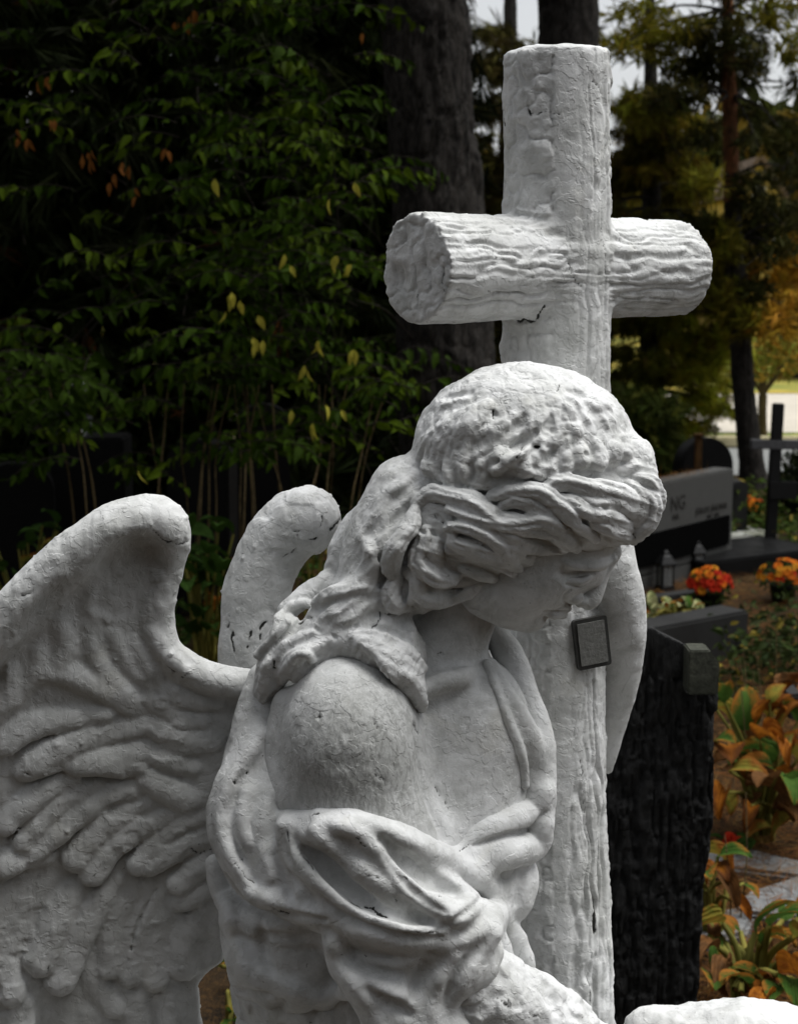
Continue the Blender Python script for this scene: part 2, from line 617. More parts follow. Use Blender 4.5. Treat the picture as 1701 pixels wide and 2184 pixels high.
M_BODY = mat_paint("white_paint_body", grime_at=tuple(Vector(to_world(S(790, 1625, -330))) - ORG), grime_r=0.105)
M_ROBE = mat_paint("white_paint_robe")
M_HAIR = mat_paint("white_paint_hair", bumps=1.2)
M_WING = mat_paint("white_paint_wing", base=(0.62, 0.625, 0.615))
M_CROSS = mat_paint("white_paint_cross", bumps=1.1)

# ---------------- cross: two rough logs grown together
c = Clay(780, 1560, 60, 2700, -260, 620, 4.2)


def log_tube(A, B, r0, r1, k):
    c.tube([np.append(A, r0), np.append(B, r1)], k)


post = [(1187, 20, 230, 113), (1187, 500, 230, 114), (1185, 800, 228, 116), (1181, 1200, 222, 112), (1178, 1600, 216, 112), (1188, 2000, 210, 116), (1193, 2300, 206, 120), (1195, 2750, 200, 124)]
c.chain(post, 0)
# saw the top off, a little uneven
Y = c.ax[1][None, :, None]; X = c.ax[0][:, None, None]; Zz = c.ax[2][None, None, :]
TP = S(1187, 106, 230)
cutp = (Y - TP[1]) + 0.147 * -(Zz - TP[2]) + 0.02 * (TP[0] - X)
h_ = np.maximum(22 - np.abs(c.a - cutp), 0) / 22
c.a = (np.maximum(c.a, cutp) + h_ * h_ * 5.5).astype(np.float32)
bar = Clay(780, 1560, 60, 2700, -260, 620, 4.2)
BC = S(1187, 573, 230)
bd = np.array([0.80, TILT * 0.60, 0.60]); bd /= np.linalg.norm(bd)
A = BC - bd * 398; B = BC + bd * 382
ctr = (A + B) / 2
ax_ = bd; Lb = np.linalg.norm(B - A) / 2
bar.tube([np.append(A - 60 * ax_, 115), np.append(B + 60 * ax_, 113)], 0)
X = bar.ax[0][:, None, None]; Y = bar.ax[1][None, :, None]; Zz = bar.ax[2][None, None, :]
al = (X - ctr[0]) * ax_[0] + (Y - ctr[1]) * ax_[1] + (Zz - ctr[2]) * ax_[2]
dcap = np.abs(al) - Lb
h_ = np.maximum(9 - np.abs(bar.a - dcap), 0) / 9
bar.a = (np.maximum(bar.a, dcap) + h_ * h_ * 2.2).astype(np.float32)
c.merge((slice(None),) * 3, bar.a, 30)
del bar, al, dcap, h_


def bark(V, N):
    v = V - BC
    a = v @ ax_
    upv = np.array([0, math.cos(PITCH), -math.sin(PITCH)])
    hgt = v @ upv
    pr = v - hgt[:, None] * upv
    rad_post = np.linalg.norm(pr, axis=1)
    perp = v - a[:, None] * ax_
    rad_bar = np.linalg.norm(perp, axis=1)
    wb = np.clip((rad_post - rad_bar) / 30 + 0.5, 0, 1)      # 1 on the bar
    wb = np.where(np.abs(hgt) > 190, 0, wb)
    end = np.abs(N @ ax_) > 0.72
    ptop = hgt > 440
    # on the bar: wavy ridges along the grain
    sx = np.array([ax_[2], 0, -ax_[0]])
    pb = np.column_stack([a / 210.0, perp[:, 1] / 17.0, (perp @ sx) / 17.0])
    pb2 = pb + 0.45 * np.column_stack([0 * a, vnoise(V / 55.0, 3), vnoise(V / 55.0, 6)])
    gb = -np.clip(1 - np.abs(vnoise(pb2, 11)) * 3.6, 0, 1) * 6.5 - np.clip(1 - np.abs(vnoise(pb2 * 1.7 + 9, 12)) * 3.2, 0, 1) * 3.5 + 3.5 * vnoise(pb2 * .6, 13)
    # on the post: long upright grooves on the right flank, worn smooth in front
    pp = np.column_stack([pr[:, 0] / 24.0, hgt / 330.0, pr[:, 2] / 24.0]) + 0.5 * np.column_stack([vnoise(V / 70.0, 4), 0 * a, vnoise(V / 70.0, 5)])
    side = np.clip((v[:, 0] - 22) / 45.0, 0, 1)
    low = np.clip((-hgt - 700) / 250.0, 0, 1)
    amt = np.maximum(side * (0.55 + 0.75 * low), 0.05) + 0.18 * np.clip((-v[:, 0] - 60) / 30, 0, 1)
    gp = (-np.clip(1 - np.abs(vnoise(pp, 21)) * 4.6, 0, 1) * 10 - np.clip(1 - np.abs(vnoise(pp * 1.9, 22)) * 3.6, 0, 1) * 3 + 2 * vnoise(pp * .6, 24)) * amt
    dents = -14 * np.clip(vnoise(np.column_stack([v[:, 0] / 22.0, hgt / 60.0, v[:, 2] / 22.0]), 23) - 0.55, 0, 1) * low * side
    # sheets of old paint ending in ragged steps
    q = vnoise(np.column_stack([pr[:, 0] / 60.0, hgt / 90.0, pr[:, 2] / 60.0]) + 0.35 * vnoise(V / 22.0, 26)[:, None], 25)
    step = 0.6 * np.clip(q * 14, -1, 1)
    h = wb * gb + (1 - wb) * (gp + dents + step)
    saw = 5 * fbm(V / 45.0, 31, 2) - 5 * np.clip(1 - np.abs(vnoise(V / 34.0, 33)) * 5, 0, 1) + 1.6 * vnoise(V / 10.0, 34)
    h = np.where(end, saw, h)
    return np.where(ptop & (N @ upv > 0.5), 3 * fbm(V / 25.0, 35, 2), h)


ccr = [
    (CZ(*[(0, 0)]), 0.01),
]
cross_cracks = [
    ([(1130, 240), (1142, 243), (1156, 238), (1192, 242)], 2.2), ([(1130, 236), (1134, 248)], 3.4),
    ([(1160, 655), (1140, 685), (1100, 690)], 3.0), ([(1073, 230), (1076, 270)], 3),
    ([(1214, 560), (1222, 590), (1240, 610)], 2.4), ([(1262, 170), (1290, 200)], 2.0), ([(942, 570), (938, 600), (946, 622)], 2.0),
    ([(1268, 1920), (1270, 1990)], 3.5), ([(1238, 1620), (1248, 1700), (1256, 1760)], 2.0), ([(1290, 520), (1292, 600)], 2.2),
    ([(1256, 2080), (1262, 2140)], 2.5), ([(1300, 1330), (1330, 1332), (1312, 1345)], 5),
]
cross = finish("cross", c, statue, M_CROSS, ORG, bark, 0.6, 3, cross_cracks)

# ---------------- near wing
c = Clay(-150, 640, 1010, 2700, -260, 210, 4.2)
poly = [(-140, 1440), (0, 1302), (60, 1236), (150, 1152), (230, 1092), (300, 1062), (348, 1064), (384, 1090), (402, 1130), (400, 1180),
        (384, 1235), (367, 1300), (361, 1340), (375, 1378), (420, 1408), (470, 1426), (540, 1436), (640, 1450), (640, 1800), (520, 1850),
        (486, 1880), (484, 2000), (476, 2050), (438, 2080), (422, 2105), (425, 2150), (436, 2200), (445, 2690), (-140, 2690)]
c.sheet(poly, lambda x, y: -25 - (540 - x) * 0.16 + (y - 1250) * 0.10 + 22 * np.sin((x + 40) / 150.0) * np.clip((y - 1400) / 500, 0, 1), 17, 24)
# thick leading edge
c.chain([(-140, 1480, -120, 52), (-20, 1362, -125, 52), (70, 1268, -125, 54), (160, 1184, -120, 54), (240, 1130, -112, 54), (310, 1112, -100, 50), (352, 1122, -92, 48), (366, 1160, -84, 36), (358, 1220, -70, 26), (340, 1290, -60, 26), (340, 1350, -52, 28), (372, 1408, -48, 30), (440, 1446, -45, 30), (520, 1462, -45, 34), (600, 1470, -60, 40)], 30)
c.blob((268, 1238, -150), (70, 100, 62), 30, 25, cut=True)
c.blob((130, 1330, -165), (60, 110, 40), 30, 40, cut=True)
FE = [  # feathers: (points, radius)
    (WA((280, 740), (315, 900), (200, 1040)), 24), (WA((440, 600), (430, 700), (520, 760)), 13), (WA((540, 830), (600, 950), (720, 1085)), 20),
    (WA((430, 850), (500, 1000), (620, 1130), (690, 1190)), 24), (WA((640, 860), (720, 980), (810, 1090)), 20), (WA((730, 820), (800, 930), (900, 1010)), 18),
    (WA((210, 1010), (330, 1020), (470, 1080), (640, 1195)), 30), (WA((180, 900), (170, 1000), (80, 1150)), 22), (WA((60, 1000), (40, 1100), (-40, 1250)), 26),
    (WA((20, 1350), (130, 1270), (280, 1225), (500, 1205)), 26), (WA((160, 1440), (300, 1360), (470, 1295), (730, 1250)), 28),
    (WA((380, 1440), (500, 1410), (620, 1385), (770, 1370)), 26), (WA((720, 1140), (790, 1180), (880, 1230), (970, 1240)), 20),
    (WA((740, 1250), (800, 1300), (900, 1330), (1040, 1330)), 22), (WA((800, 1090), (900, 1130), (1050, 1150)), 22),
    (WB((140, 165), (260, 120), (420, 60), (560, 20)), 24), (WB((430, 120), (560, 105), (680, 120), (770, 130)), 30),
    (WB((870, 80), (950, 120), (1060, 150)), 24), (WB((820, 210), (920, 270), (1010, 320), (1100, 320)), 26), (WB((900, 20), (1020, 40), (1180, 30)), 18),
    (WB((30, 470), (120, 370), (260, 260), (400, 200)), 24), (WB((130, 560), (240, 420), (390, 300), (520, 250)), 24),
    (WB((180, 610), (330, 480), (520, 330), (760, 250)), 27), (WB((420, 660), (500, 540), (640, 410), (840, 320)), 27),
    (WB((510, 730), (620, 580), (780, 460), (960, 400)), 28), (WB((760, 690), (850, 580), (960, 460), (1120, 420)), 23), (WB((830, 690), (960, 610), (1150, 520)), 24),
    (WB((985, 800), (1080, 720), (1190, 640)), 22), (WB((1010, 900), (1110, 840), (1210, 800)), 20),
    (WB((30, 700), (130, 640), (240, 640)), 26), (WB((220, 1230), (270, 1080), (350, 900), (440, 760)), 30), (WB((330, 1330), (420, 1100), (520, 900), (620, 760)), 30),
    (WB((600, 1260), (610, 1060), (660, 900), (760, 780)), 24), (WB((720, 1300), (740, 1120), (800, 960), (880, 820)), 24), (WB((860, 1330), (860, 1150), (890, 1000), (970, 860)), 24),
    (WB((1010, 1260), (1020, 1100), (1060, 980), (1140, 880)), 26), (WB((640, 1480), (560, 1380), (470, 1230), (450, 1100)), 22),
    (WB((60, 1400), (20, 1280), (-40, 1180)), 26), (WB((760, 1573), (740, 1420), (700, 1300)), 26), (WB((960, 1573), (950, 1440), (940, 1300)), 26), (WB((120, 1573), (90, 1440), (70, 1300)), 26),
]
c.proj = c.a.copy()
for i_, (Pf, r) in enumerate(FE):
    if i_ < 9:
        c.stroke(withr(Pf, taper(len(Pf), r * 0.9, 0.7, 0.5)), 0.05, 14, flat=0.6)
    else:          # every feather rises from its root to a blunt tip lying over its neighbour
        low = i_ >= 32
        c.stroke(withr(Pf, taper(len(Pf), r * 1.30, 0.92, 0.75)), (0.02, -0.35) if low else (0.24, -0.16), 10 if low else 5, flat=0.5, soft=12)
for Pf, r in FE[9:]:
    q = [(x + 0.2 * r, y + 1.22 * r) for x, y in Pf[:-1]]
    c.stroke(withr(q, taper(len(q), 4.5, 0.7, 0.4)), (0.4, 0.0), 6, cut=True, soft=12)
for Pf, r in FE[15:34:2]:
    q = [(x - 0.1 * r, y - 0.1 * r) for x, y in Pf]
    c.stroke(withr(q, taper(len(q), 3.6, 0.5, 0.4)), (3.0, 1.0), 5, cut=True, soft=12)
c.proj = None


def brushed(V, N):
    p = np.column_stack([V[:, 0] / 7.0, V[:, 1] / 60.0, V[:, 2] / 30.0])
    drops = np.maximum(vnoise(V / 13.0, 71) - 0.80, 0) * 22
    return 0.7 * vnoise(p, 70) + drops + 1.6 * np.clip(vnoise(V / 34.0, 72) * 9, -1, 1) * np.clip(vnoise(V / 120.0, 73) * 3, 0, 1)


wing_cracks = [(WA((735, 325), (790, 380), (860, 400), (910, 380)), 2.0), (WA((800, 980), (880, 1035), (910, 1020)), 2.2), (WA((100, 640), (160, 628)), 2.0),
               (WB((120, 180), (160, 200)), 2.5), (WB((60, 555), (115, 490)), 2.5), (WB((1050, 610), (1090, 640), (1170, 610)), 2.0), (WB((262, 1300), (270, 1260)), 2.2)]
wing = finish("wing", c, statue, M_WING, ORG, brushed, 1.1, 5, wing_cracks)

# ---------------- far wing
c = Clay(430, 770, 1000, 1700, 40, 420, 4.2)
c.chain([(548, 1640, 220, 92), (545, 1480, 226, 84), (545, 1360, 230, 76), (547, 1270, 234, 73), (573, 1185, 238, 70), (616, 1128, 240, 74), (652, 1108, 240, 75)], 10)
far_cracks = [(WA((1118, 815), (1112, 850), (1126, 905)), 3.2), (WA((1203, 815), (1186, 892)), 3.0), (WA((1278, 770), (1248, 800), (1246, 850)), 3.2), (WA((1100, 740), (1090, 800)), 1.6),
              (WA((1410, 330), (1440, 335), (1425, 360)), 2), (WA((1550, 260), (1535, 320)), 2), (WA((1590, 330), (1640, 270)), 3), (WA((1480, 380), (1520, 370)), 3), (WA((1340, 460), (1400, 440), (1420, 410)), 2)]
wing2 = finish("wing", c, statue, M_ROBE, ORG, brushed, 1.0, 8, far_cracks)

# ---------------- body: head, neck, chest, arms
c = Clay(430, 1440, 780, 2700, -460, 420, 4.2)
c.blob((930, 1720, -40), (225, 330, 190), 10)
c.blob((1010, 1560, -70), (130, 160, 130), 40)
c.blob((720, 2060, -60), (225, 330, 190), 40)
c.chain([(905, 1560, -50, 130), (918, 1440, -45, 106), (960, 1310, -30, 98), (1000, 1200, -30, 104)], 30)
c.blob((745, 1578, -215), (146, 186, 150), 45)
c.chain([(760, 1600, -225, 128), (820, 1800, -260, 118), (890, 1980, -280, 102)], 40)
c.chain([(880, 1990, -285, 104), (1040, 2120, -275, 96), (1160, 2190, -240, 92), (1280, 2300, -190, 84), (1400, 2440, -120, 60)], 24)
# soft run-out of the shoulder into the sleeve and cloak
c.chain([(640, 1700, -235, 40), (740, 1752, -300, 44), (850, 1760, -290, 44), (930, 1790, -240, 30)], 60)
c.chain([(610, 1500, -150, 30), (596, 1600, -170, 34), (620, 1700, -210, 36)], 50)
# collar bone, hollow of the throat, breast line
c.chain([(900, 1470, -175, 22), (960, 1450, -170, 20), (1012, 1438, -150, 16)], 26)
c.blob((1030, 1440, -165), (22, 30, 26), 20, cut=True)
c.stroke(withr([(890, 1560), (905, 1680), (950, 1790)], 13), 0.1, 20, cut=True)
# head
body_c = c
c = Clay(900, 1420, 800, 1400, -330, 220, 2.6)
c.blob((1110, 1030, -70), (190, 220, 150), 10)
c.blob((1235, 1120, -72), (100, 82, 105), 30)
c.blob((1160, 1212, -92), (92, 80, 102), 26, 20)
c.blob((1215, 1190, -84), (84, 62, 84), 24, 35)
c.chain([(1040, 1258, -118, 62), (1082, 1290, -112, 50), (1122, 1314, -102, 34)], 20)
c.blob((1120, 1240, -110), (84, 74, 84), 24, 20)
c.chain([(1200, 1252, -82, 40), (1178, 1286, -84, 30)], 16)
c.chain([(1304, 1178, -80, 22), (1293, 1208, -82, 15), (1278, 1244, -86, 15), (1263, 1274, -94, 19), (1254, 1285, -98, 17)], 7)
c.blob((1224, 1274, -124), (19, 15, 15), 4)
c.blob((1240, 1284, -108), (16, 13, 16), 5)
c.chain([(1208, 1297, -104, 10), (1188, 1296, -122, 11), (1162, 1299, -128, 6)], 3)
c.chain([(1200, 1312, -100, 10), (1182, 1312, -118, 11), (1162, 1306, -126, 6)], 3)
c.blob((1132, 1318, -100), (33, 29, 32), 10)
c.stroke(withr([(1270, 1216), (1246, 1228), (1218, 1232), (1196, 1222)], [7, 13, 13, 8]), 0.05, 12, cut=True)
c.stroke(withr([(1256, 1232), (1236, 1241), (1210, 1238)], [6, 9, 6]), 0.25, 4)
c.stroke(withr([(1260, 1243), (1236, 1252), (1206, 1247)], 3.6), 0.2, 2, cut=True)
c.stroke(withr([(1308, 1192), (1276, 1206), (1230, 1208), (1200, 1200)], [8, 10, 9, 5]), 0.45, 6)
c.stroke(withr([(1209, 1304), (1188, 1305), (1158, 1303)], [4.5, 5.5, 4]), 0.05, 1.5, cut=True)
c.stroke(withr([(1216, 1258), (1204, 1268), (1203, 1280), (1212, 1291)], [3, 5, 5, 4]), 0.0, 3, cut=True)
c.stroke(withr([(1243, 1297), (1230, 1292), (1221, 1290)], 4.5), -0.1, 1.5, cut=True)
c.stroke(withr([(1196, 1324), (1174, 1325), (1160, 1320)], 5), 0.0, 8, cut=True)
head = finish("head", c, statue, M_ROBE, ORG, None, 0.45, 77, (), 2)
c = body_c
# the other arm, hugging the far side of the post
c.chain([(1296, 1640, 330, 12), (1304, 1560, 320, 26), (1314, 1460, 300, 46), (1316, 1370, 262, 60), (1308, 1290, 215, 68), (1302, 1220, 180, 60), (1304, 1160, 170, 44)], 10)

c.chain([(1030, 1470, 90, 80), (1090, 1440, 250, 64), (1180, 1390, 400, 60), (1265, 1345, 395, 58), (1316, 1320, 300, 56)], 14)


def skin_disp(V, N):
    s = 1 + V[:, 2] / FPX
    x = V[:, 0] / s + 850.5; y = 1092 - V[:, 1] / s
    m = np.clip(1.4 - np.hypot((x - 770) / 130, (y - 1620) / 150), 0, 1)
    p = np.column_stack([(V[:, 0] + 0.5 * V[:, 1]) / 8.0, (V[:, 1] - 0.5 * V[:, 0]) / 26.0, V[:, 2] / 14.0])
    fa = np.clip((y - 2010) / 60, 0, 1)
    return m * 1.8 * -np.abs(vnoise(p, 44)) + fa * (5 * fbm(V / 40.0, 45, 3) + 2.5 * np.clip(vnoise(V / 30.0, 46) * 12, -1, 1))


body_cracks = [(TZ((1020, 820), (1040, 860), (1080, 920)), 2.0), (TZ((545, 515), (550, 545)), 2.2), (TZ((780, 560), (790, 600)), 1.6), (TZ((780, 775), (840, 810)), 1.8),
               (TZ((1120, 1085), (1165, 1060)), 2.5), (TZ((940, 570), (960, 610)), 2.5), (TZ((1320, 1690), (1325, 1730), (1280, 1690)), 2.6), (TZ((1400, 1750), (1440, 1765)), 2),
               ]
body = finish("body", c, statue, M_BODY, ORG, skin_disp, 0.85, 12, body_cracks, 2, 0)

# ---------------- robe
body_clay = c
c = Clay(425, 1215, 1300, 2700, -470, 330, 4.2)
c.under = body_clay
c.blob((606, 1730, -70), (144, 250, 150), 10)
c.chain([(566, 1450, -80, 40), (548, 1540, -110, 52), (536, 1640, -130, 60), (536, 1760, -160, 64), (580, 1860, -210, 70), (690, 1915, -260, 66)], 30)
c.blob((560, 1760, -170), (90, 150, 90), 40)
# body of the robe below, waist and skirt
c.blob((640, 2020, -110), (150, 150, 170), 30)
c.blob((530, 2010, -120), (52, 130, 80), 24)
c.blob((700, 2030, -150), (110, 112, 110), 20)
c.blob((560, 2100, -130), (60, 30, 70), 16)
c.chain([(560, 2190, -100, 60), (640, 2160, -130, 60), (760, 2180, -140, 70), (880, 2240, -140, 90)], 20)
c.blob((720, 2420, -80), (230, 300, 180), 30)
# second layer of the hem
c.stroke(withr(DZ((80, 500), (125, 640), (215, 750), (340, 820), (520, 845), (700, 850), (860, 885), (1080, 900)), [22, 30, 34, 36, 34, 30, 26, 18]), 0.15, 12)
# sleeve over the upper arm
c.chain([(650, 1790, -270, 60), (720, 1830, -300, 92), (820, 1890, -330, 106), (930, 1945, -330, 84), (1000, 1965, -310, 58)], 26)
c.chain([(620, 1850, -250, 70), (720, 1935, -290, 70), (850, 1985, -320, 60), (960, 2000, -315, 46)], 24)
# lower sleeve and cuff
c.chain([(745, 2010, -270, 56), (830, 2090, -310, 92), (900, 2190, -310, 120), (960, 2300, -300, 130)], 20)
c.chain([(900, 2040, -330, 70), (985, 2060, -335, 66), (1030, 2030, -315, 42)], 18)
# cowl on the far breast
c.chain([(x, y, z, r) for (x, y), z, r in zip(TZ((1270, 190), (1330, 300), (1375, 450), (1440, 620), (1462, 780), (1462, 930), (1440, 1030)), (0, -30, -60, -90, -110, -118, -110), (24, 34, 38, 36, 30, 28, 28))], 16)
c.stroke(withr(TZ((1250, 330), (1310, 450), (1375, 580), (1420, 720), (1425, 860)), [16, 24, 30, 30, 20]), -0.25, 18, flat=0.6)
c.stroke(withr(TZ((1232, 320), (1278, 440), (1325, 560), (1375, 700), (1390, 820)), [9, 11, 12, 12, 9]), 0.3, 10)
c.stroke(withr(TZ((1468, 850), (1400, 930), (1300, 975), (1210, 1020), (1120, 1090)), [20, 28, 30, 26, 16]), 0.0, 22, flat=0.8)
c.stroke(withr(TZ((1468, 980), (1430, 1065), (1330, 1090), (1210, 1120), (1110, 1160)), [22, 30, 36, 36, 30]), 0.1, 20, flat=0.8)
c.blob((1100, 1690, -190), (26, 14, 20), 16, -25, cut=True)
c.stroke(withr(TZ((1470, 930), (1400, 1000), (1290, 1030), (1180, 1070)), [6, 9, 9, 6]), 0.1, 6, cut=True)
c.blob((1085, 1880, -110), (62, 92, 80), 14)
for pf in (TZ((1385, 1140), (1375, 1230), (1320, 1340), (1250, 1400)), TZ((1300, 1170), (1300, 1250), (1250, 1350))):
    c.stroke(withr(pf, [6, 11, 11, 7][:len(pf)]), 0.1, 10, cut=True)
c.chain([(1050, 1960, -190, 30), (1082, 1985, -170, 28), (1105, 2020, -150, 26), (1120, 2060, -140, 22)], 10)
c.chain([(1030, 1985, -250, 24), (1060, 2010, -240, 24), (1080, 2050, -225, 20)], 10)
# folds: wide troughs first, then the ridges between them
cut = lambda P, r, l=0.2, k=16: c.stroke(withr(P, taper(len(P), r, 0.4, 0.35)), l, k, cut=True)
def add(P, r, l=0.2, k=14):
    """a fold of cloth: a broad swell with a narrower crest on it"""
    R = c.project(withr(P, taper(len(P), r, 0.6, 0.5)), 0.0)
    for fr, lf, kk in ((1.45, l - 1.05, 26), (0.80, l + 0.28, k)):
        P4 = np.array([np.append(SR(x, y, z - lf * q), q * fr * (1 + z / FPX)) for x, y, z, q in R])
        c.tube(P4, kk)



cut(DZ((520, 400), (640, 490), (800, 610), (980, 720), (1230, 800)), 42, 0.0)
cut(DZ((600, 470), (760, 600), (940, 700), (1150, 770)), 28, 0.3)
cut(DZ((930, 330), (1040, 450), (1180, 570), (1330, 650), (1440, 660)), 34, 0.0)
cut(DZ((1000, 420), (1120, 530), (1250, 620)), 20, 0.3)
cut(DZ((660, 330), (780, 400), (900, 500), (1000, 600), (1040, 690)), 15, 0.1)
add(DZ((450, 260), (600, 265), (840, 275), (1000, 330), (1200, 430), (1390, 520), (1510, 610), (1555, 720), (1500, 825), (1390, 890), (1250, 925), (1090, 925), (960, 890)), 23, 0.35)
add(DZ((640, 285), (790, 310), (900, 390), (1000, 500), (1110, 600), (1230, 700), (1330, 770)), 27, 0.45)
add(DZ((1330, 770), (1400, 740), (1430, 700)), 16, 0.3)
add(DZ((470, 280), (560, 330), (660, 370), (730, 410)), 17, 0.25)
add(DZ((450, 300), (480, 400), (560, 510), (700, 640), (850, 730), (1000, 810), (1130, 855), (1260, 850)), 22, 0.35)
cut(DZ((600, 640), (760, 780), (930, 850), (1120, 890), (1260, 880)), 13, 0.2, 10)
add(DZ((560, 640), (680, 760), (800, 830), (960, 880)), 24, 0.05)
cut(DZ((480, 560), (560, 680), (640, 780)), 18, 0.0)
cut(DZ((960, 370), (1090, 500), (1220, 600), (1330, 650)), 22, 0.1, 14)
cut(DZ((560, 430), (700, 570), (860, 690), (1050, 770), (1220, 800)), 17, 0.15, 16)
c.stroke(withr(DZ((600, 320), (740, 430), (880, 550), (1000, 650), (1070, 710)), [12, 24, 28, 24, 12]), -0.05, 20)
cut(DZ((960, 450), (1060, 580), (1180, 690), (1290, 750)), 8, 0.2, 8)
# cloak at the back of the shoulder
add(DZ((320, -180), (240, -60), (160, 90), (118, 240), (145, 390), (222, 530), (315, 650), (430, 650)), 24, 0.25)
cut(DZ((210, 40), (190, 200), (190, 340), (230, 470), (290, 600)), 10, 0.2)
add(DZ((250, 120), (230, 260), (260, 380), (290, 420)), 14, 0.2)
cut(DZ((300, 180), (280, 300), (310, 400)), 9, 0.2)
add(DZ((380, 130), (340, 260), (360, 420), (380, 560)), 22, 0.1)
cut(DZ((440, 280), (430, 380), (470, 480)), 9, 0.3)
add(DZ((290, 660), (420, 700), (560, 745), (640, 760)), 18, 0.2)
cut(DZ((140, 560), (230, 680), (330, 740), (520, 780), (660, 790)), 12, 0.1, 10)
# trunk folds
cut(DZ((310, 840), (330, 960), (360, 1060), (430, 1140)), 16, 0.1)
cut(DZ((330, 870), (500, 890), (680, 890)), 16, 0.2)
cut(DZ((690, 900), (720, 1020), (790, 1120), (870, 1230), (950, 1340)), 15, 0.1)
add(DZ((150, 720), (190, 880), (240, 1020), (300, 1130)), 24, 0.15)
cut(DZ((150, 1160), (290, 1180), (440, 1180), (560, 1230), (680, 1230), (830, 1180)), 13, 0.0, 10)
add(DZ((330, 1080), (450, 1130), (560, 1190), (680, 1195), (800, 1150)), 20, 0.1)
for pf in (DZ((440, 1220), (400, 1290), (380, 1400)), DZ((600, 1250), (590, 1340), (560, 1450)), DZ((740, 1220), (760, 1320), (770, 1450))):
    cut(pf, 14, 0.1)
# lower sleeve folds
add(DZ((710, 880), (790, 975), (910, 1030), (1060, 1020), (1180, 985)), 17, 0.3)
cut(DZ((740, 960), (850, 1050), (980, 1085), (1060, 1070)), 16, 0.2)
add(DZ((700, 920), (745, 1030), (850, 1110), (1000, 1170), (1100, 1200)), 20, 0.2)
add(DZ((745, 1030), (820, 1140), (910, 1270), (970, 1360)), 17, 0.2)
cut(DZ((880, 1160), (1000, 1240), (1100, 1290)), 14, 0.1)
add(DZ((1335, 970), (1270, 1080), (1225, 1200), (1215, 1290)), 15, 0.25)
cut(DZ((1390, 1000), (1330, 1120), (1290, 1240)), 13, 0.1)
add(DZ((1540, 870), (1430, 1040), (1320, 1230)), 16, 0.25)
cut(DZ((1200, 980), (1150, 1080), (1120, 1200)), 16, 0.1)
cut(DZ((1500, 640), (1440, 720), (1330, 800), (1240, 845)), 8, 0.3, 8)
robe_cracks = [(DZ((870, 715), (910, 735), (950, 765), (985, 775)), 3.2), (DZ((905, 715), (915, 745)), 3), (DZ((590, 238), (622, 228)), 2.6), (DZ((820, 365), (880, 420)), 2.4), (DZ((1010, 655), (1035, 700)), 2.6),
               (DZ((460, 330), (470, 380), (455, 390)), 2.6), (DZ((1360, 428), (1410, 390)), 2.6), (DZ((540, 450), (600, 530)), 1.8), (DZ((790, 690), (860, 730)), 2.0), (DZ((1240, 660), (1270, 665)), 3), (DZ((1120, 845), (1150, 865), (1260, 850)), 2.0),
               (DZ((175, 480), (240, 560), (290, 600)), 2.2), (DZ((210, 450), (230, 490)), 2.2), (DZ((370, 735), (490, 760)), 2.2), (DZ((240, 10), (250, 22)), 3), (DZ((175, 60), (185, 72)), 3), (DZ((800, 520), (890, 560), (960, 575)), 1.8)]
robe = finish("robe", c, statue, M_ROBE, ORG, None, 1.0, 15, robe_cracks)

# ---------------- hair
c = Clay(540, 1450, 745, 1580, -370, 230, 3.0)
c.blob((1117, 958, -72), (238, 184, 180), 10)
c.blob((1160, 1075, -90), (225, 118, 165), 30)
c.blob((1010, 1110, -100), (165, 130, 150), 30)
c.chain([(1335, 985, -110, 62), (1345, 1060, -125, 60), (1335, 1110, -125, 50)], 20)
c.chain([(870, 1050, -80, 82), (825, 1150, -100, 88), (790, 1260, -120, 80), (725, 1340, -150, 72), (650, 1410, -170, 52)], 26)
c.chain([(930, 1180, -130, 80), (890, 1250, -140, 62)], 26)
c.chain([(610, 1340, -140, 32), (588, 1400, -138, 34), (566, 1470, -120, 28), (545, 1540, -95, 18)], 16)
# veil behind
c.blob((845, 1052, -30), (56, 74, 40), 14, 20)
c.blob((764, 1156, -50), (54, 110, 44), 14, 30)
c.chain([(690, 1245, -80, 26), (650, 1275, -90, 26), (612, 1305, -100, 24)], 12)
# hair lying over the front of the shoulder
c.blob((770, 1360, -150), (112, 60, 80), 30, 22)
c.blob((850, 1400, -150), (58, 66, 74), 30, 30)
c.chain([(740, 1368, -215, 26), (810, 1395, -228, 32), (865, 1430, -215, 30), (895, 1470, -195, 18)], 22)
c.chain([(850, 1440, -225, 16), (878, 1480, -215, 18), (900, 1510, -195, 12)], 16)
# rough lower rim of the crown
crown = CZ((225, 450), (250, 560), (330, 640), (430, 660), (510, 640), (590, 660), (670, 600), (760, 590), (820, 600), (890, 630), (960, 630), (1030, 590), (1110, 560), (1200, 560), (1280, 560), (1340, 520), (1390, 470), (1420, 420))
for i, (x, y) in enumerate(crown):
    if ((x - 1120) / 226) ** 2 + ((y - 960) / 190) ** 2 > 1 and not 930 < x < 1300: continue
    c.stroke([(x + random.uniform(-14, 14), y - 34, 10), (x + random.uniform(-6, 6), y - 14, 17 + random.uniform(-4, 5)), (x, y, 18 + random.uniform(-5, 7))], 0.15, 8)
for i in range(60):     # worn tufts radiating from the top of the crown
    a = random.uniform(0.15, 3.0); q0 = random.uniform(0.35, 0.9)
    ox, oy = 1125, 810
    P_ = [(ox + math.cos(a + 0.10 * k) * 236 * (q0 + 0.10 * k) * 0.98, oy + abs(math.sin(a)) * 185 * (q0 + 0.10 * k) * 0.98, (4, 8, 6)[k]) for k in range(3)]
    if any(((x - 1117) / 232) ** 2 + ((y - 958) / 178) ** 2 > 0.94 for x, y, _ in P_): continue
    c.stroke(P_, random.uniform(-.2, .2), 10, cut=random.random() < .25)
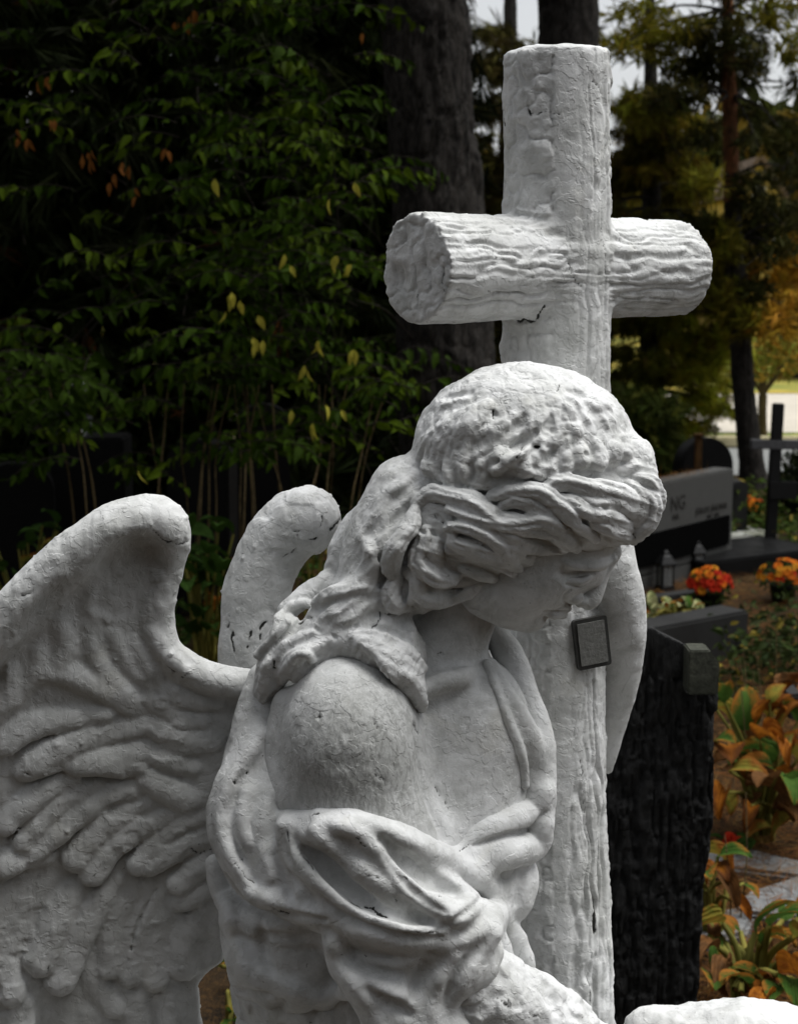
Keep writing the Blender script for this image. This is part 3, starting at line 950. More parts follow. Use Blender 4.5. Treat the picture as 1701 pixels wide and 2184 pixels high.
for x0 in range(890, 990, 16):
    c.stroke([(x0 + 60, 860 + (990 - x0) * .2, 5), (x0 + 14, 930 + (990 - x0) * .2, 9), (x0 - 2, 1000, 10), (x0 + 12, 1035, 8)], 0.2, 6)
# groove and band under the crown
c.stroke(withr(CZ((270, 640), (420, 712), (600, 722), (760, 690), (960, 668), (1100, 640), (1300, 610)), 8), -0.2, 10, cut=True)
c.stroke(withr(CZ((560, 690), (760, 676), (980, 655), (1200, 622), (1400, 590)), 12), 0.0, 8)
FRONT = (
    (HZ((100, 260), (180, 195), (300, 205), (430, 235), (530, 310), (610, 365), (740, 372), (860, 362), (960, 400), (1020, 470), (1080, 535)), 21),
    (HZ((300, 290), (420, 330), (540, 360), (640, 385), (760, 400), (880, 420), (960, 480), (1020, 530)), 18),
    (HZ((560, 210), (700, 175), (850, 185), (940, 250), (1040, 330), (1110, 400), (1200, 480)), 18),
    (HZ((620, 270), (720, 240), (830, 280), (930, 340), (1000, 400)), 16),
    (HZ((880, 170), (1000, 130), (1130, 160), (1260, 180), (1380, 210), (1450, 290), (1470, 370)), 20),
    (HZ((960, 230), (1050, 250), (1130, 300), (1230, 320), (1330, 350), (1400, 400)), 17),
    (HZ((1080, 210), (1200, 250), (1300, 240), (1400, 290), (1440, 370)), 17),
    (HZ((1160, 360), (1250, 390), (1340, 430), (1410, 470)), 18), (HZ((1140, 330), (1260, 340), (1350, 380), (1420, 420)), 13),
    (HZ((1480, 180), (1530, 240), (1520, 340), (1470, 420), (1430, 480)), 20), (HZ((1450, 100), (1540, 140), (1575, 230), (1560, 330)), 18), (HZ((1400, 130), (1470, 200), (1480, 300), (1450, 400)), 15),
    (HZ((290, 400), (400, 400), (520, 440), (610, 500), (680, 600), (760, 660), (850, 650)), 19),
    (HZ((600, 490), (700, 520), (800, 600), (900, 620), (1000, 590), (1060, 570)), 18), (HZ((560, 430), (680, 460), (760, 510), (880, 540), (1010, 545)), 15),
    (HZ((300, 530), (430, 540), (540, 570), (630, 600), (655, 630)), 18), (HZ((310, 420), (330, 500), (430, 520), (540, 530)), 15),
    (HZ((160, 430), (130, 520), (110, 610), (190, 690), (290, 720), (350, 700)), 22), (HZ((220, 480), (210, 560), (230, 650)), 18),
    (HZ((110, 740), (130, 830), (230, 855), (320, 830), (420, 790), (560, 740), (690, 730)), 17), (HZ((380, 650), (500, 690), (620, 720)), 15), (HZ((300, 760), (420, 730), (520, 710)), 12),
    (HZ((90, 290), (60, 380), (10, 460), (-60, 560)), 18), (HZ((50, 420), (-30, 520), (-60, 640), (-20, 740)), 20), (HZ((20, 660), (90, 700), (110, 780), (60, 860)), 16), (HZ((-20, 700), (-60, 790), (-30, 880), (60, 900)), 18),
    (HZ((560, 600), (700, 672), (800, 700), (900, 684), (1000, 625)), 15), (HZ((700, 600), (800, 650), (900, 660)), 13),
)
BACK = (
    (BZ((1260, 250), (1180, 330), (1060, 420), (980, 560), (850, 700)), 16), (BZ((1330, 330), (1260, 430), (1160, 500), (1030, 640), (960, 740)), 15), (BZ((1180, 640), (1050, 760), (960, 900), (860, 1040)), 22),
    (BZ((1280, 560), (1200, 680), (1120, 820), (1030, 930)), 18), (BZ((830, 760), (900, 860), (860, 980)), 14), (BZ((940, 980), (880, 1080), (780, 1160), (600, 1240), (470, 1290)), 18),
    (BZ((450, 1310), (560, 1240), (700, 1210), (860, 1180), (1000, 1230)), 16), (BZ((520, 1420), (640, 1370), (760, 1300), (900, 1240)), 17), (BZ((640, 1470), (760, 1420), (860, 1340), (1010, 1290)), 16),
    (BZ((1020, 1340), (1110, 1420), (1200, 1520), (1250, 1620)), 20), (BZ((950, 1480), (1060, 1480), (1180, 1580)), 15),
    (BZ((760, 1590), (920, 1600), (1100, 1650), (1240, 1740), (1340, 1850)), 16), (BZ((800, 1640), (980, 1690), (1140, 1770), (1320, 1900)), 15), (BZ((900, 1700), (1060, 1800), (1200, 1900), (1330, 1980)), 16), (BZ((980, 1800), (1120, 1930), (1240, 2040), (1340, 2130)), 14), (BZ((1180, 1900), (1280, 1990), (1330, 2080), (1360, 2170)), 12),
    (BZ((150, 1790), (180, 1690), (300, 1620), (440, 1560)), 14), (BZ((170, 1850), (260, 1760), (400, 1690), (520, 1620)), 14), (BZ((280, 1800), (360, 1720), (480, 1660)), 13),
)
BACK += ((BZ((190, 1650), (120, 1800), (60, 1960), (10, 2120)), 13), (BZ((90, 1700), (40, 1850), (-10, 2020)), 12), (BZ((230, 1800), (170, 1920), (110, 2060)), 11))
for Pl, r in BACK:
    lock(c, Pl, r * 1.1, 0.0, 11)
c.proj = c.a.copy()
for n_, (Pl, r) in enumerate(FRONT):
    R = c.stroke(withr(Pl, taper(len(Pl), r * 1.12, 0.6, 0.5)), 0.28 + 0.12 * (n_ % 3), 3, soft=6)
    T = np.gradient(R[:, :2], axis=0); T /= np.linalg.norm(T, axis=1, keepdims=True) + 1e-9
    Nn = np.column_stack([-T[:, 1], T[:, 0]])
    for off, rr, lf in ((-0.62, 0.30, .55), (-0.1, 0.34, .86), (0.45, 0.30, .66)):
        sway = 0.22 * np.sin(np.linspace(0, 4.5, len(R)) + n_)
        q = R[:, :2] + Nn * R[:, 3:4] * (off + sway)[:, None]
        P4 = np.array([np.append(SR(a[0], a[1], z - lf * r0), r0 * rr * (1 + z / FPX)) for a, z, r0 in zip(q, R[:, 2], R[:, 3])])
        c.tube(P4, 2)
    q = R[:, :2] + Nn * R[:, 3:4] * 1.12
    P4 = np.array([np.append(SR(a[0], a[1], z + 2), 4.2) for a, z in zip(q, R[:, 2])])[2:-2]
    c.tube(P4, 5, cut=True)
c.proj = None
# folded ribbon ends: thin lips round a hollow
for rim, hol in ((BZ((100, 1560), (130, 1440), (210, 1350), (320, 1305), (400, 1320)), ((300 * .2555 + 558, 1370 * .2555 + 952), (34, 15, 22), -18)),
                 (BZ((-30, 1740), (60, 1640), (150, 1540), (215, 1465)), ((110 * .2555 + 558, 1690 * .2555 + 952), (16, 34, 20), 25)),
                 (BZ((250, 1790), (290, 1740), (370, 1735), (430, 1780)), ((345 * .2555 + 558, 1800 * .2555 + 952), (22, 14, 14), 0))):
    c.stroke(withr(rim, 9), 0.5, 4)
    z = c.depth(*hol[0])
    if z is not None: c.blob((hol[0][0], hol[0][1], z + 2), hol[1], 6, hol[2], cut=True)
# deep little pits between the curls
for (x, y), r in ((HZ((235, 340))[0], 5), (HZ((265, 380))[0], 5), (HZ((135, 435))[0], 6), (HZ((200, 435))[0], 6), (HZ((610, 315))[0], 8), (HZ((910, 487))[0], 6), (HZ((1130, 370))[0], 8), (HZ((1250, 285))[0], 6), (HZ((850, 640))[0], 6),
                  (CZ((655, 315))[0], 5), (CZ((945, 400))[0], 4), (CZ((1145, 525))[0], 5), (BZ((390, 1435))[0], 6), (BZ((595, 1585))[0], 5), (BZ((460, 1530))[0], 5), (BZ((780, 1500))[0], 5)):
    c.stroke([(x - 4, y - 3, r * .7), (x, y, r), (x + 5, y + 4, r * .6)], 0.0, 3, cut=True)
c.stroke(withr(HZ((75, 620), (85, 540), (110, 470)), 5), -0.2, 3, cut=True)
c.stroke(withr(HZ((80, 660), (130, 720), (190, 770)), 6), -0.2, 3, cut=True)
hair_cracks = [(CZ((800, 490), (775, 550)), 2.4), (CZ((650, 300), (650, 335)), 3), (BZ((985, 1370), (985, 1430), (930, 1520)), 2.4), (HZ((210, 325), (265, 385)), 2), (HZ((1080, 230), (1100, 285)), 1.6), (CZ((870, 488), (885, 490)), 3), (CZ((1000, 155), (985, 190)), 2.4),
               (BZ((310, 1470), (400, 1430)), 2.6), (BZ((90, 1800), (100, 1860)), 3), (HZ((1430, 440), (1440, 480)), 2.4)]


def strands(V, N):
    s = 1 + V[:, 2] / FPX
    x = V[:, 0] / s + 850.5; y = 1092 - V[:, 1] / s
    p = np.column_stack([V[:, 0] / 55.0, (V[:, 1] + 0.35 * V[:, 0]) / 7.0, V[:, 2] / 45.0]) + 0.45 * vnoise(V / 40.0, 61)[:, None]
    top = np.clip((1005 - y + 0.04 * (x - 1100)) / 40.0, 0, 1)
    band = np.clip((x - 850) / 60.0, 0, 1) * np.clip((1300 - y) / 60.0, 0, 1) * (1 - top)
    q = np.column_stack([(V[:, 0] - 0.6 * V[:, 1]) / 8.0, (V[:, 1] + 0.6 * V[:, 0]) / 60.0, V[:, 2] / 30.0]) + 0.5 * vnoise(V / 45.0, 64)[:, None]
    crown_ = 2.6 * fbm(np.column_stack([V[:, 0] / 24.0, V[:, 1] / 34.0, V[:, 2] / 24.0]), 62, 3) - 1.6 * np.clip(1 - 5 * np.abs(vnoise(V / 28.0, 65)), 0, 1)
    rest = (1 - top) * (1 - band)
    return band * (1.9 * vnoise(p, 60) + 1.0 * vnoise(p * 1.9, 68)) + top * crown_ + rest * (1.8 * vnoise(q, 66) + 1.6 * fbm(V / 26.0, 67, 2))


hair = finish("hair", c, statue, M_HAIR, ORG, strands, 0.9, 21, hair_cracks, 1)
del c

# ---------------- rock at the foot of the cross and the plinth under it all
c = Clay(1280, 1960, 2080, 2800, -120, 420, 6)
c.blob((1560, 2290, 60), (200, 156, 170), 10)
c.blob((1420, 2260, 80), (120, 112, 120), 40)
c.blob((1680, 2300, 60), (150, 140, 150), 40)
c.blob((1560, 2560, 80), (260, 300, 200), 60)
rock = finish("rock", c, statue, M_ROBE, ORG, lambda V, N: 8 * fbm(V / 80.0, 5, 3), 2.2, 33)
del c

# ================================================================== SETTING
rng = np.random.default_rng(11)


def box_mesh(name, sx, sy, sz, bevel=0.006, mat=None, seg=2, jitter=0.0):
    bm = bmesh.new()
    bmesh.ops.create_cube(bm, size=1.0)
    for v in bm.verts: v.co = Vector((v.co.x * sx, v.co.y * sy, (v.co.z + 0.5) * sz))
    if bevel > 0: bmesh.ops.bevel(bm, geom=list(bm.edges), offset=bevel, segments=seg, affect='EDGES')
    if jitter:
        for v in bm.verts: v.co += Vector([random.uniform(-jitter, jitter) for _ in range(3)])
    me = bpy.data.meshes.new(name); bm.to_mesh(me); bm.free()
    if mat: me.materials.append(mat)
    return me


def tube_arrays(P, R, sides=8, cap=True):
    P = np.asarray(P, float); n = len(P)
    R = np.broadcast_to(np.asarray(R, float), (n,))
    T = np.gradient(P, axis=0); T /= np.linalg.norm(T, axis=1, keepdims=True) + 1e-9
    up = np.array([0, 0, 1.0]) if abs(T[0][2]) < 0.9 else np.array([1.0, 0, 0])
    V = []
    u = np.cross(T[0], up); u /= np.linalg.norm(u)
    for i in range(n):
        u = u - T[i] * (u @ T[i]); u /= np.linalg.norm(u) + 1e-9
        w = np.cross(T[i], u)
        a = np.linspace(0, 2 * np.pi, sides, endpoint=False)[:, None]
        V.append(P[i] + R[i] * (np.cos(a) * u + np.sin(a) * w))
    V = np.vstack(V); F = []
    for i in range(n - 1):
        for j in range(sides):
            k = (j + 1) % sides
            F.append((i * sides + j, i * sides + k, (i + 1) * sides + k, (i + 1) * sides + j))
    return V, np.array(F)


def join_arrays(L):
    V, F, o = [], [], 0
    for v, f in L:
        V.append(v); F.append(f + o); o += len(v)
    return np.vstack(V), np.vstack(F)


def scatter(name, tv, tf, loc, rot, scale, tint, mat):
    """one mesh of many copies of a small template: loc (n,3), rot (n,3,3), scale (n,), tint (n,3)"""
    n, k = len(loc), len(tv)
    V = np.einsum('nij,kj->nki', rot, tv) * scale[:, None, None] + loc[:, None, :]
    F = (tf[None] + (np.arange(n) * k)[:, None, None]).reshape(-1, tf.shape[1])
    me = np_mesh(name, V.reshape(-1, 3), F, False, mat)
    at = me.attributes.new('tint', 'FLOAT_COLOR', 'POINT')
    c = np.ones((n, k, 4), np.float32); c[:, :, :3] = tint[:, None, :]
    at.data.foreach_set('color', c.ravel())
    return me


def frames(d, roll=None, up=(0, 0, 1)):
    """rotation matrices whose +Y follows d and whose +Z leans to up"""
    d = d / (np.linalg.norm(d, axis=1, keepdims=True) + 1e-9)
    upv = np.broadcast_to(np.asarray(up, float), d.shape)
    x = np.cross(d, upv); x /= np.linalg.norm(x, axis=1, keepdims=True) + 1e-9
    z = np.cross(x, d)
    if roll is not None:
        c, s = np.cos(roll)[:, None], np.sin(roll)[:, None]
        x, z = x * c + z * s, z * c - x * s
    return np.stack([x, d, z], axis=2)


def leaf_template(w=0.42, fold=0.25, droop=0.35, rows=5):
    """unit-length pointed leaf along +Y, folded along the midrib, drooping"""
    V, F = [], []
    for i in range(rows):
        t = i / (rows - 1)
        half = 0.5 * w * (math.sin(math.pi * min(1, t ** 0.75)) ** 0.9 if 0 < t < 1 else 0.0) + (0.012 if t in (0, 1) else 0)
        z = -droop * t * t
        V += [(-half, t, z + fold * half * 2), (0, t, z), (half, t, z + fold * half * 2)]
    for i in range(rows - 1):
        a = 3 * i
        F += [(a, a + 1, a + 4, a + 3), (a + 1, a + 2, a + 5, a + 4)]
    return np.array(V, float), np.array(F)


def tuft_template(n=7, spread=0.9, w=0.05, seed=0):
    r = np.random.default_rng(seed); V, F = [], []
    for i in range(n):
        a = r.uniform(0, 2 * np.pi); s = spread * r.uniform(0.15, 1)
        d = np.array([math.cos(a) * s, 1.0, math.sin(a) * s]); d *= r.uniform(0.7, 1.1) / np.linalg.norm(d)
        x = np.cross(d, r.normal(size=3)); x *= w / np.linalg.norm(x)
        o = len(V); b = np.array([0, r.uniform(-.25, .25), 0])
        V += [b - x * .6, b + x * .6, b + d * .6 + x, b + d * .6 - x * .8, ]
        F += [(o, o + 1, o + 2, o + 3)]
        o = len(V)
        V += [b + d * .6 - x * .8, b + d * .6 + x, b + d + x * .1, b + d - x * .1]
        F += [(o, o + 1, o + 2, o + 3)]
    return np.array(V), np.array(F)


# ---- materials of the setting
def mat_leafy(name, rough=0.55, trans=0.25):
    k = NT(name)
    c = k.attr('tint')
    v = k.mix(k.ramp(k.noise(40, 3), [(0.3, 0.0), (0.7, 1.0)]), c.outputs['Color'], (0.5, 0.5, 0.5), 'MULTIPLY')
    v = k.mix(0.45, c.outputs['Color'], v)
    k.done(v, rough, None, 0.03)
    tr_ = k.n('BsdfTranslucent'); k.l(v, tr_.inputs[0])
    mx = k.n('MixShader'); mx.inputs[0].default_value = trans
    k.l(k.b.outputs[0], mx.inputs[1]); k.l(tr_.outputs[0], mx.inputs[2]); k.l(mx.outputs[0], k.out.inputs[0])
    return k.m


def mat_leaf(name, col, col2, edge=None, trans=0.25, ribs=6.0):
    """single leaves: ribs along the blade, patchy colour, withered edge and tip"""
    k = NT(name)
    oi = k.n('ObjectInfo')
    sh = k.n('VectorMath', operation='ADD'); k.l(k.tc.outputs['Object'], sh.inputs[0])
    rv = k.n('CombineXYZ')
    for q in range(3): k.l(k.math('MULTIPLY', oi.outputs['Random'], 37.0 + 11 * q), rv.inputs[q])
    k.l(rv.outputs[0], sh.inputs[1])
    base = k.mix(k.ramp(k.noise(3.0, 4, 0.65, vec=sh.outputs[0], dist=0.6), [(0.40, 0.0), (0.60, 1.0)]), col, col2)
    base = k.mix(k.math('MULTIPLY', oi.outputs['Random'], 0.55), base, tuple(c * 0.4 for c in col))
    wv = k.n('TexWave', wave_type='BANDS', bands_direction='X')
    wv.inputs['Scale'].default_value = ribs; wv.inputs['Distortion'].default_value = 1.2
    k.l(k.tc.outputs['Object'], wv.inputs[0])
    base = k.mix(k.math('MULTIPLY', k.ramp(wv.outputs['Fac'], [(0.0, 1.0), (0.35, 0.0)]), 0.4), base, tuple(c * 0.35 for c in col))
    if edge is not None:
        sp = k.n('SeparateXYZ'); k.l(k.tc.outputs['Object'], sp.inputs[0])
        ax = k.math('ABSOLUTE', sp.outputs[0])
        far = k.math('ADD', k.math('MULTIPLY', ax, 1.6), k.math('MULTIPLY', sp.outputs[1], 0.55))
        far = k.math('ADD', far, k.math('MULTIPLY', k.noise(4, 4, 0.7, vec=sh.outputs[0]), 0.9))
        far = k.math('ADD', far, k.math('MULTIPLY', oi.outputs['Random'], 0.35))
        base = k.mix(k.ramp(far, [(0.62, 0.0), (0.72, 1.0)]) if False else k.ramp(k.math('MULTIPLY', far, 0.6), [(0.62, 0.0), (0.76, 1.0)]), base, edge)
    nb = k.bump(wv.outputs['Fac'], 0.3, 0.02)
    k.done(base, 0.7, nb, 0.06)
    tr_ = k.n('BsdfTranslucent'); k.l(base, tr_.inputs[0])
    mx = k.n('MixShader'); mx.inputs[0].default_value = trans
    k.l(k.b.outputs[0], mx.inputs[1]); k.l(tr_.outputs[0], mx.inputs[2]); k.l(mx.outputs[0], k.out.inputs[0])
    return k.m


def mat_bark(name, a, b, c=(0.01, 0.01, 0.009), scale=30, stretch=(1, 1, 0.22), bump=0.9):
    k = NT(name)
    n1 = k.noise(scale, 5, 0.65, stretch=stretch, dist=0.7)
    n2 = k.noise(scale * 4, 4, 0.7, stretch=stretch)
    col = k.mix(k.ramp(n1, [(0.38, 0.0), (0.62, 1.0)]), c, a)
    col = k.mix(k.math('MULTIPLY', k.ramp(n2, [(0.45, 0.0), (0.7, 1.0)]), 0.7), col, b)
    h = k.math('ADD', n1, k.math('MULTIPLY', n2, 0.4))
    return k.done(col, 0.9, k.bump(h, bump, 0.03), 0.15)


def mat_stone(name, a, b, scale=60, rough=0.7, bump=0.2, spec=0.4, moss=None, stretch=None):
    k = NT(name)
    n1 = k.noise(scale, 5, 0.7, stretch=stretch); n2 = k.noise(6, 3, 0.6)
    sp = k.n('TexVoronoi'); sp.inputs['Scale'].default_value = scale * 5; k.l(k.tc.outputs['Object'], sp.inputs[0])
    col = k.mix(k.ramp(n1, [(0.35, 0.0), (0.65, 1.0)]), a, b)
    col = k.mix(k.math('MULTIPLY', k.ramp(sp.outputs['Color'], [(0.3, 0.0), (0.8, 1.0)]), 0.3), col, tuple(x * 0.35 for x in a))
    if moss: col = k.mix(k.math('MULTIPLY', k.ramp(n2, [(0.5, 0.0), (0.68, 1.0)]), 0.7), col, moss)
    rr = k.ramp(n2, [(0.3, max(0.05, rough - 0.12)), (0.7, min(1, rough + 0.12))])
    return k.done(col, rr, k.bump(n1, bump, 0.008), spec)


LEAFY = mat_leafy("foliage")
NEEDLE = mat_leafy("needle_foliage", 0.6, 0.2)
BARK = mat_bark("pine_bark", (0.030, 0.026, 0.022), (0.080, 0.072, 0.064), (0.004, 0.0035, 0.003))
BARK_RED = mat_bark("red_pine_bark", (0.16, 0.06, 0.025), (0.26, 0.11, 0.045), (0.03, 0.016, 0.01), 14)
TWIG = mat_bark("twig_bark", (0.15, 0.11, 0.05), (0.24, 0.18, 0.08), (0.06, 0.042, 0.02), 60)
TWIG_D = mat_bark("dark_twig_bark", (0.03, 0.024, 0.018), (0.05, 0.04, 0.03), (0.012, 0.01, 0.008), 60)
GRANITE_D = mat_stone("dark_granite", (0.014, 0.014, 0.0135), (0.022, 0.022, 0.021), 90, 0.55, 0.1, 0.25)
GRANITE_B = mat_stone("black_polished_granite", (0.005, 0.005, 0.005), (0.008, 0.008, 0.008), 90, 0.45, 0.02, 0.08)
GRANITE_G = mat_stone("grey_granite", (0.036, 0.036, 0.033), (0.052, 0.052, 0.048), 120, 0.7, 0.12)
GRANITE_L = mat_stone("pale_granite", (0.30, 0.31, 0.28), (0.40, 0.40, 0.36), 80, 0.6, 0.15, 0.4, (0.16, 0.17, 0.08))
SLAB = mat_stone("path_slab", (0.16, 0.165, 0.165), (0.24, 0.245, 0.245), 40, 0.75, 0.3, 0.3, (0.09, 0.065, 0.04))


def mat_ground():
    k = NT("needle_litter")
    n1 = k.noise(14, 5, 0.7, dist=0.8); n2 = k.noise(160, 4, 0.75, stretch=(1, 0.35, 1)); n3 = k.noise(1.3, 3)
    col = k.mix(k.ramp(n1, [(0.35, 0.0), (0.65, 1.0)]), (0.012, 0.009, 0.006), (0.048, 0.027, 0.011))
    col = k.mix(k.ramp(n2, [(0.50, 0.0), (0.68, 1.0)]), col, (0.095, 0.052, 0.018))
    col = k.mix(k.math('MULTIPLY', k.ramp(n3, [(0.45, 0.0), (0.65, 1.0)]), 0.6), col, (0.018, 0.018, 0.010))
    return k.done(col, 0.95, k.bump(k.math('ADD', n1, n2), 0.8, 0.02), 0.1)


def mat_flat(name, a, b, scale=20, rough=0.9, c=None, th=0.6):
    k = NT(name)
    n = k.noise(scale, 5, 0.65)
    col = k.mix(k.ramp(n, [(0.35, 0.0), (0.65, 1.0)]), a, b)
    if c: col = k.mix(k.ramp(k.noise(scale * 0.35, 4, 0.7), [(th, 0.0), (th + 0.08, 1.0)]), col, c)
    return k.done(col, rough, k.bump(n, 0.2, 0.01), 0.25)


def ground_sheet(name, y0, y1, x0, x1, z, mat, nx=2, ny=2):
    xs, ys = np.linspace(x0, x1, nx), np.linspace(y0, y1, ny)
    V = [(x, y, z) for y in ys for x in xs]
    F = [(j * nx + i, j * nx + i + 1, (j + 1) * nx + i + 1, (j + 1) * nx + i) for j in range(ny - 1) for i in range(nx - 1)]
    return tag(link(name, np_mesh(name, V, F, True, mat)), kind='structure')


ground_sheet("ground", -80, 900, -400, 400, 0.0, mat_ground())
ground_sheet("road", 12.9, 14.85, -60, 60, 0.004, mat_flat("asphalt", (0.17, 0.175, 0.17), (0.22, 0.225, 0.215), 30, 0.8, (0.30, 0.28, 0.20), 0.62))
kerb_me = box_mesh("kerb", 120, 0.14, 0.10, 0.015, mat_flat("kerb_stone", (0.42, 0.38, 0.24), (0.52, 0.46, 0.28), 12))
kb = tag(link("kerb", kerb_me), kind='structure'); kb.location = (0, 14.95, 0)
ground_sheet("grass_verge", 15.02, 16.0, -60, 60, 0.03, mat_flat("verge_grass", (0.10, 0.15, 0.03), (0.20, 0.22, 0.04), 25, 0.9, (0.42, 0.34, 0.06), 0.55))
ground_sheet("gravel_yard", 16.0, 21.0, -60, 60, 0.035, mat_flat("pale_gravel", (0.46, 0.42, 0.35), (0.54, 0.49, 0.41), 3, 0.9))
ground_sheet("lawn", 21.0, 120, -200, 200, 0.045, mat_flat("leafy_lawn", (0.14, 0.17, 0.03), (0.30, 0.26, 0.05), 1.2, 0.9, (0.45, 0.33, 0.05), 0.5))

# ------------------------------------------------------------------ trees
T_TUFT = [tuft_template(7, 0.9, 0.045, s) for s in range(3)]
T_SPRAY = [tuft_template(12, 0.55, 0.028, s + 10) for s in range(3)]
LEAF_S = leaf_template(0.44, 0.25, 0.30)


def clump_points(x, y, Y, rx, ry, rz, n):
    """n points in an ellipsoid round the sight point (x, y) at distance Y; radii in picture px, rz in metres"""
    c = np.array(at_dist(x, y, Y)); m = Y / FPX
    q = rng.normal(size=(n, 3)); q /= np.linalg.norm(q, axis=1, keepdims=True)
    q *= rng.uniform(0.15, 1, (n, 1)) ** 0.45
    return c + q * np.array([rx * m, rz, ry * m])


def tints(n, base, var=0.35, alt=None, p=0.0):
    t = np.array(base) * (1 + rng.uniform(-var, var, (n, 1))) * (1 + rng.uniform(-0.12, 0.12, (n, 3)))
    if alt is not None:
        m = rng.random(n) < p
        t[m] = np.array(alt) * (1 + rng.uniform(-var, var, (m.sum(), 1)))
    return np.clip(t, 0.002, 1)


def needles(name, pts, size, tint, parent, tmpl=T_TUFT, droop=-0.3, centre=None):
    n = len(pts)
    d = rng.normal(size=(n, 3)) * 0.7
    if centre is not None: d += (pts - centre) / (np.linalg.norm(pts - centre, axis=1, keepdims=True) + 1e-6)
    d[:, 2] += droop
    rot = frames(d, rng.uniform(0, 6.28, n))
    L = []
    sc = size * rng.uniform(0.6, 1.3, n)
    tv, tf = tmpl[0]
    me = scatter(name, tv, tf, pts, rot, sc, tint, NEEDLE)
    o = link(name, me, parent); o['kind'] = 'stuff'
    return o


def trunk_mesh(P, R, sides=40, step=0.03, amp=0.012, seed=0, mat=None):
    """bark plates as real relief on a bent trunk"""
    Q = spline(np.column_stack([P, R]), 10)
    L = np.concatenate([[0], np.cumsum(np.linalg.norm(np.diff(Q[:, :3], axis=0), axis=1))])
    s = np.arange(0, L[-1], step)
    C = np.column_stack([np.interp(s, L, Q[:, k]) for k in range(4)])
    V, F = tube_arrays(C[:, :3], C[:, 3], sides)
    ctr = np.repeat(C[:, :3], sides, axis=0)
    N = V - ctr; N /= np.linalg.norm(N, axis=1, keepdims=True)
    a = np.tile(np.arange(sides) / sides * 2 * np.pi, len(C))
    r0 = np.repeat(C[:, 3], sides)
    q = np.column_stack([np.cos(a) * r0 * 26, np.sin(a) * r0 * 26, np.repeat(s, sides) * 6.5]) + 0.5 * vnoise(V * 9, seed + 2)[:, None]
    g = np.abs(vnoise(q, seed)); g2 = np.abs(vnoise(q * 2.1, seed + 1))
    h = amp * (np.minimum(g * 3.2, 1.0) - 0.7) + amp * 0.4 * (np.minimum(g2 * 3, 1) - 0.6) + amp * 0.8 * fbm(V * 3, seed + 4, 2)
    return np_mesh("trunk", V + N * h[:, None], F, True, mat)


def px_path(L):
    return np.array([list(at_dist(x, y, Y)) for x, y, Y in L])


def branch_set(name, lines, parent, mat, sides=6):
    """lines: list of (points, r0, r1); one joined part"""
    arr = []
    for P, r0, r1 in lines:
        Q = spline(np.asarray(P, float), 4)
        arr.append(tube_arrays(Q, np.linspace(r0, r1, len(Q)), sides))
    V, F = join_arrays(arr)
    return link(name, np_mesh(name, V, F, True, mat), parent)


# big pine whose trunk stands behind the left end of the crossbar
def down_to_ground(P):
    P = np.asarray(P, float)
    last = P[-1].copy(); last[2] = -0.05
    return np.vstack([P, last])


t = empty("pine_tree", (at_dist(950, 1000, 7.0).x, 7.0, 0))
tag(t, "thick dark pine trunk with deeply furrowed bark behind the left arm of the log cross", "tree", "dark pine trunks")
P = px_path([(868, -900, 7.0), (884, -400, 7.0), (902, 0, 7.0), (922, 300, 7.0), (938, 560, 7.0), (955, 900, 7.0), (965, 1150, 7.0)])
P = down_to_ground(P) - np.array(t.location)
R = np.array([0.165, 0.172, 0.180, 0.184, 0.192, 0.205, 0.225, 0.26])
link("trunk", trunk_mesh(P, R, 80, 0.016, 0.022, 3, BARK), t)
pc = np.vstack([clump_points(x, y, Y, 420, 160, 1.0, 900) for x, y, Y in ((880, -900, 7.2), (500, -700, 7.0), (1150, -1050, 7.6), (200, -560, 7.3), (760, -1250, 6.4))]) - np.array(t.location)
needles("crown", pc, 0.17, tints(len(pc), (0.022, 0.032, 0.008)), t)
branch_set("branch", [((P[0], P[0] + np.array([-0.7, 0.1, .35]), P[0] + np.array([-1.5, 0.1, 0.5])), .05, .015), ((P[0], P[0] + np.array([0.4, 0.2, .4]), P[0] + np.array([0.9, 0.3, 0.6])), .05, .015)], t, BARK)

t = empty("pine_tree", (at_dist(1210, 500, 10.5).x, 10.5, 0))
tag(t, "dark straight pine trunk rising directly behind the top of the log cross", "tree", "dark pine trunks")
P = px_path([(1208, -700, 10.5), (1210, -200, 10.5), (1213, 60, 10.5), (1216, 500, 10.5), (1222, 900, 10.5)])
P = down_to_ground(P) - np.array(t.location)
link("trunk", trunk_mesh(P, np.array([0.165, 0.172, 0.182, 0.19, 0.2, 0.23]), 56, 0.025, 0.014, 8, BARK), t)
pc = np.vstack([clump_points(x, y, 10.5, 300, 120, 1.0, 500) for x, y in ((1200, -620), (1380, -640), (1000, -480))]) - np.array(t.location)
needles("crown", pc, 0.16, tints(len(pc), (0.030, 0.042, 0.012)), t)

